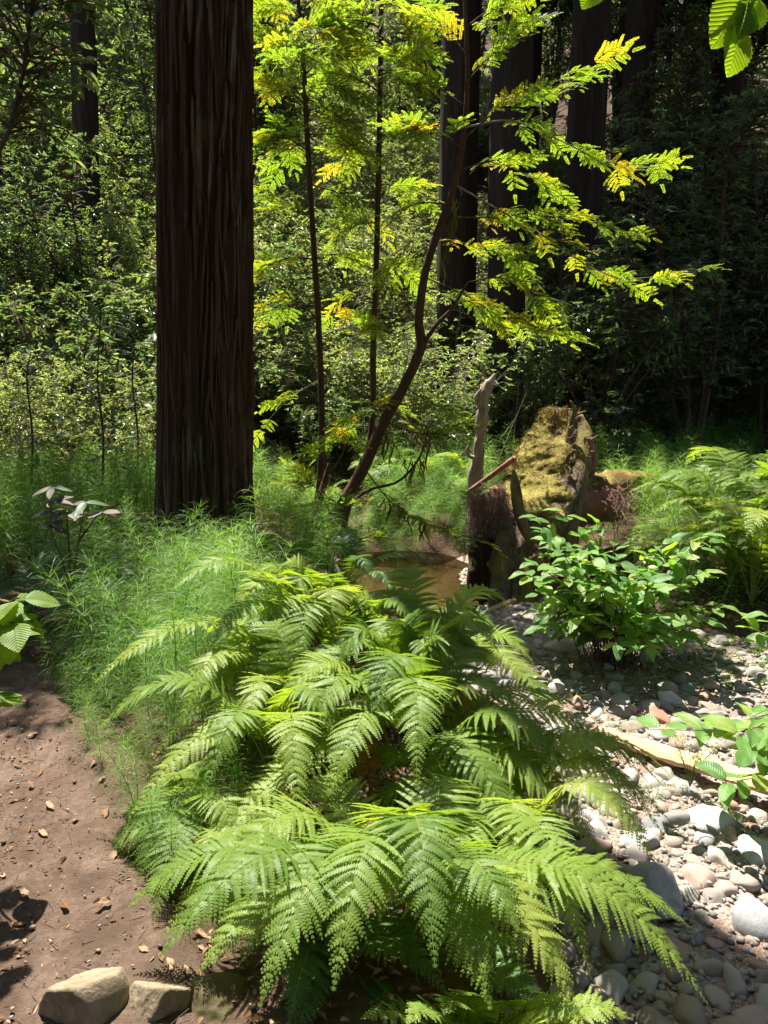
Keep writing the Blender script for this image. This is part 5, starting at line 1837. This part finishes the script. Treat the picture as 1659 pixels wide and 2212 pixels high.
# driftwood
d0, d1 = gp(1030, 1338, -.44), gp(1150, 1292, -.42)
tag(link('driftwood_stick', MB().add(*tube(spline([d0 - d0, (d0 + d1) / 2 - d0 + (0, 0, .015), d1 - d0], 12), np.linspace(.022, .032, 12), 8, True, .2, 2)).mesh('driftwood_stick', DRIFT, True), loc=tuple(d0 + (0, 0, .02))), 'pale driftwood stick lying at the foot of the stump', 'driftwood')
a0, a1 = gp(1288, 1592, -.34), gp(1720, 1728, -.33)
ax_ = nrm(a1 - a0)
Lp = np.linalg.norm(a1 - a0)
n = 40
s = np.linspace(0, 1, n)
wv = np.interp(s, [0, .06, .3, .8, 1], [.012, .034, .046, .052, .05])
V = []
rr = np.random.default_rng(3)
for k in range(n):
    t_ = .022
    e = .004 * np.array([fbm(np.array([[s[k] * 14, q_, 0.]]), 6, 3)[0] for q_ in (0., 7., 13., 21.)])
    V += [(-wv[k] + e[0] * 2, s[k] * Lp, 0), (wv[k] + e[1] * 2, s[k] * Lp, 0), (wv[k] * .96 + e[2] * 2, s[k] * Lp, t_ + e[3]), (.2 * wv[k], s[k] * Lp, t_ + .010 + e[1]), (-wv[k] * .92, s[k] * Lp, t_ + e[0])]
V = np.array(V)
i = np.arange(n - 1)[:, None] * 5
j = np.arange(5)[None, :]
j2 = (j + 1) % 5
F = [np.stack([i + j, i + j2, i + 5 + j2, i + 5 + j], -1).reshape(-1, 4), np.arange(5)[::-1][None, :], (np.arange(5) + (n - 1) * 5)[None, :]]
o = tag(link('driftwood_plank', MB().add(V, F).mesh('driftwood_plank', DRIFT), mtx=frame(ax_, (0, -.35, 1), a0 + (0, 0, .02))), 'long peeled orange tan driftwood plank lying across the stones', 'driftwood')

# ------------------------------------------------------------------ small growth and litter
rng = np.random.default_rng(101)


def tuft(name, label, group, x, y, n, L, mat, z=None, cat='grass'):
    mb = MB()
    b = np.array((x, y, hz(x, y) if z is None else z))
    for k in range(n):
        a = rng.uniform(0, 6.28)
        o = np.array((math.cos(a), math.sin(a), 0))
        l = L * rng.uniform(.5, 1.1)
        sp = rng.uniform(.15, .9)
        s = np.linspace(0, 1, 5)
        c = o * (rng.uniform(0, .03) + sp * l * s ** 1.4)[:, None] + np.array((0, 0, 1)) * (l * s * (1 - .55 * sp * s))[:, None]
        sv = np.array((-o[1], o[0], 0))
        w = .0016 * (1 - s * .8)
        V = np.concatenate([c - sv * w[:, None], c + sv * w[:, None]])
        i = np.arange(4)
        mb.add(V, np.stack([i, i + 1, i + 6, i + 5], 1), rng.random())
    tag(link(name, mb.mesh(name, mat), loc=tuple(b)), label, cat, group)


for X, Y, lab in [(1270, 1440, 'green grass tuft in the shade under the leafy bush'), (1330, 1590, 'green grass tuft beside the left end of the plank'), (1200, 1530, 'grass tuft at the fern edge of the gravel'), (1380, 1640, 'grass tuft just below the driftwood plank'), (1415, 1720, 'dry straw coloured tuft among the stones'), (1600, 1640, 'grass growing beside the large leaved shoots'), (1590, 1770, 'thin grass tuft by the right edge below the plank'), (1240, 1500, 'small grass tuft between fern tips and stones')]:
    p = gp(X, Y, -.36)
    tuft('grass_tuft', lab, None, p[0], p[1], 55, .13, GRASS)
# flowering umbel by the plank
ub = gp(1490, 1700, -.34)
um = thing('umbel_plant', 'small plant with cream flower heads in front of the driftwood plank', 'plant', tuple(ub))
for k in range(13):
    tip = ub + np.array((rng.normal(0, .06), rng.normal(0, .05), rng.uniform(.10, .26)))
    link('stem', MB().add(*tube(spline([ub - ub, (tip - ub) * .5 + (0, 0, .03), tip - ub], 6), .0014, 4, False)).mesh('stem', GRASS), um)
    m = 60
    d = rdir(m, rng, 0, 1)
    V, F = kite(tip - ub + d * .020 * rng.uniform(.5, 1, (m, 1)), d, rdir(m, rng), .008, .006)
    link('flower_head', MB().add(V, F, np.repeat(rng.random(m), 4)).mesh('flower_head', UMBEL), um)

# fallen leaves on the trail and stones
spots = [(232, 1750), (82, 1795), (135, 1870), (60, 1930), (145, 1965), (55, 1980), (30, 1650), (18, 1728), (90, 1660), (190, 1610), (250, 1840), (395, 2080), (440, 2030), (420, 1995), (345, 2060), (300, 2040), (20, 1500), (150, 1560), (60, 1590), (215, 1700), (100, 1740), (240, 1950), (160, 1780), (10, 1885), (70, 1700), (40, 1560), (210, 1660), (180, 1530), (120, 1620), (370, 2095)]
for k, (X, Y) in enumerate(spots):
    p = gp(X, Y, .02)
    o = link('fallen_leaf', DRYM[k % 6], loc=(p[0], p[1], trail_z(p[0], p[1]) + .008))
    s = rng.uniform(.35, .62)
    o.scale = (s, s, s)
    o.rotation_euler = (rng.normal(0, .25), rng.normal(0, .25), rng.uniform(0, 6.28))
    tag(o, 'dry brown fallen leaf lying on the trail', 'leaf', 'fallen leaves on the trail')


def litter(name, label, n, sampler, mat, L, up=.5, kind='stuff', lift=.012):
    xs, ys = sampler(n)
    z = height(xs, ys) + lift
    d = rdir(n, rng, -.25, .35)
    V, F = leaf6(np.stack([xs, ys, z], 1), d, nrm(np.array((0, 0, 1)) + rng.normal(0, up, (n, 3))), L * rng.uniform(.5, 1.3, n), L * .42 * rng.uniform(.7, 1.2, n), .35, .15)
    tag(link(name, MB().add(V, F, np.repeat(rng.random(n), 6)).mesh(name, mat)), label, 'ground cover', kind=kind)


def box(x0, x1, y0, y1):
    return lambda n: (rng.uniform(x0, x1, n), rng.uniform(y0, y1, n))


litter('leaf_litter', 'brown leaf litter on the flat and slope left of the big redwood', 9000, box(-8, -.8, 6.2, 14), DRYLEAF, .075)
litter('leaf_litter', 'brown leaf litter on the slope behind the stream', 7000, box(-1.5, 7, 9.4, 16), DRYLEAF, .07)
litter('leaf_litter', 'dry litter on the bank between trail and ferns', 4200, box(-2.6, .35, 1.2, 5.5), DRYLEAF, .032)
litter('ground_cover', 'low bright ground cover leaves on the left flat', 7000, box(-6.5, -1.2, 6.6, 9.6), SORREL, .035, .35, lift=.05)
litter('ground_cover', 'low green leaves at the right edge of the gravel', 1600, box(2.0, 4.2, 4.3, 6.2), SORREL, .045, .35, lift=.04)
n_ = 900
j_ = rng.integers(5, 100, n_)
x_ = TR[j_, 0] + rng.normal(0, .33, n_)
y_ = TR[j_, 1] + rng.normal(0, .25, n_)
ok = (y_ > .9) & (y_ < 4.6) & (x_ > -4) & (x_ < 0) & (vnoise(np.stack([x_ * 4, y_ * 4, x_ * 0], 1), 5) > -.25)
x_, y_ = x_[ok], y_[ok]
z_ = np.array([trail_z(a, b) for a, b in zip(x_, y_)]) + .003
V, F = leaf6(np.stack([x_, y_, z_], 1), rdir(len(x_), rng, -.1, .2), nrm(np.array((0, 0, 1)) + rng.normal(0, .4, (len(x_), 3))), rng.uniform(.008, .026, len(x_)), rng.uniform(.004, .011, len(x_)), .3, .15)
tag(link('leaf_scraps', MB().add(V, F, np.repeat(rng.random(len(x_)), 6)).mesh('leaf_scraps', DRYLEAF), trail), kind='stuff')
# needle duff and twigs on the gravel
mb = MB()
for k in range(900):
    y = rng.uniform(1.6, 5.5)
    x = rng.uniform(.6, .62 * y + .5)
    if not bed_ok(np.array([x]), np.array([y]))[0]:
        continue
    a = rng.uniform(0, 6.28)
    l = rng.uniform(.02, .07)
    z = hz(x, y) + rng.uniform(.02, .045)
    d = np.array((math.cos(a), math.sin(a), rng.normal(0, .2))) * l
    p = np.array((x, y, z))
    mb.add(*tube(np.array([p - d / 2, p, p + d / 2]), .0011, 3, False))
tag(link('needle_litter', mb.mesh('needle_litter', ROOTF)), 'dead needles and twigs scattered on the gravel', 'litter', kind='stuff')
mb = MB()
for k in range(1100):
    j = rng.integers(5, 95)
    x, y = TR[j] + rng.normal(0, .28, 2)
    if y < .8 or y > 5 or x > .1 or x < -4.1:
        continue
    a = rng.uniform(0, 6.28)
    d = np.array((math.cos(a), math.sin(a), 0)) * rng.uniform(.015, .07)
    p = np.array((x, y, trail_z(x, y) + .002))
    mb.add(*tube(np.array([p - d / 2, p + rng.normal(0, .002, 3), p + d / 2]), .0008, 3, False))
tag(link('needle_litter', mb.mesh('needle_litter', TWIG)), 'dead needles and twigs scattered on the trail', 'litter', kind='stuff')
# bare twigs in the brush of the centre slope
mb = MB()
for k in range(220):
    x, y = rng.uniform(-2.4, 1.6), rng.uniform(9.8, 14)
    b = np.array((x, y, hz(x, y)))
    d = nrm(np.array((rng.normal(0, .6), rng.normal(0, .4), 1)))
    l = rng.uniform(.5, 1.6)
    mb.add(*tube(spline([b, b + d * l * .5 + rng.normal(0, .06, 3), b + d * l + rng.normal(0, .15, 3)], 6), np.linspace(.008, .002, 6), 4, False))
tag(link('bare_twigs', mb.mesh('bare_twigs', TWIGPALE)), 'bare dead twigs among the brush on the slope', 'twigs', kind='stuff')


# ------------------------------------------------------------------ labels by place for the small groups of look-alikes
ORD = ['leftmost', 'second from left', 'third from left', 'fourth from left', 'fifth from left', 'sixth from left', 'seventh from left', 'eighth from left', 'ninth from left', 'tenth from left']
NUM = ['', '', 'two', 'three', 'four', 'five', 'six', 'seven', 'eight', 'nine', 'ten']
PLUR = {'ferns on the right bank': 'sunlit ferns on the right bank', 'ferns across the pool': 'sunlit ferns across the pool', 'ferns behind the big redwood': 'bright ferns behind the big redwood', 'shaded ferns by the head of the trail': 'dark ferns by the head of the trail', 'tall tanoaks behind the left thicket': 'tall tanoaks behind the left thicket', 'shadowed tanoaks on the right': 'shadowed tanoaks on the dark right hillside'}
for g_, ph in PLUR.items():
    m_ = [o for o in COL.objects if o.parent is None and o.get('group') == g_]
    m_.sort(key=lambda o: o.location.x / o.location.y)
    for k, o in enumerate(m_[:10]):
        if len(m_) <= 10:
            o['label'] = ORD[k] + ' of the ' + NUM[len(m_)] + ' ' + ph
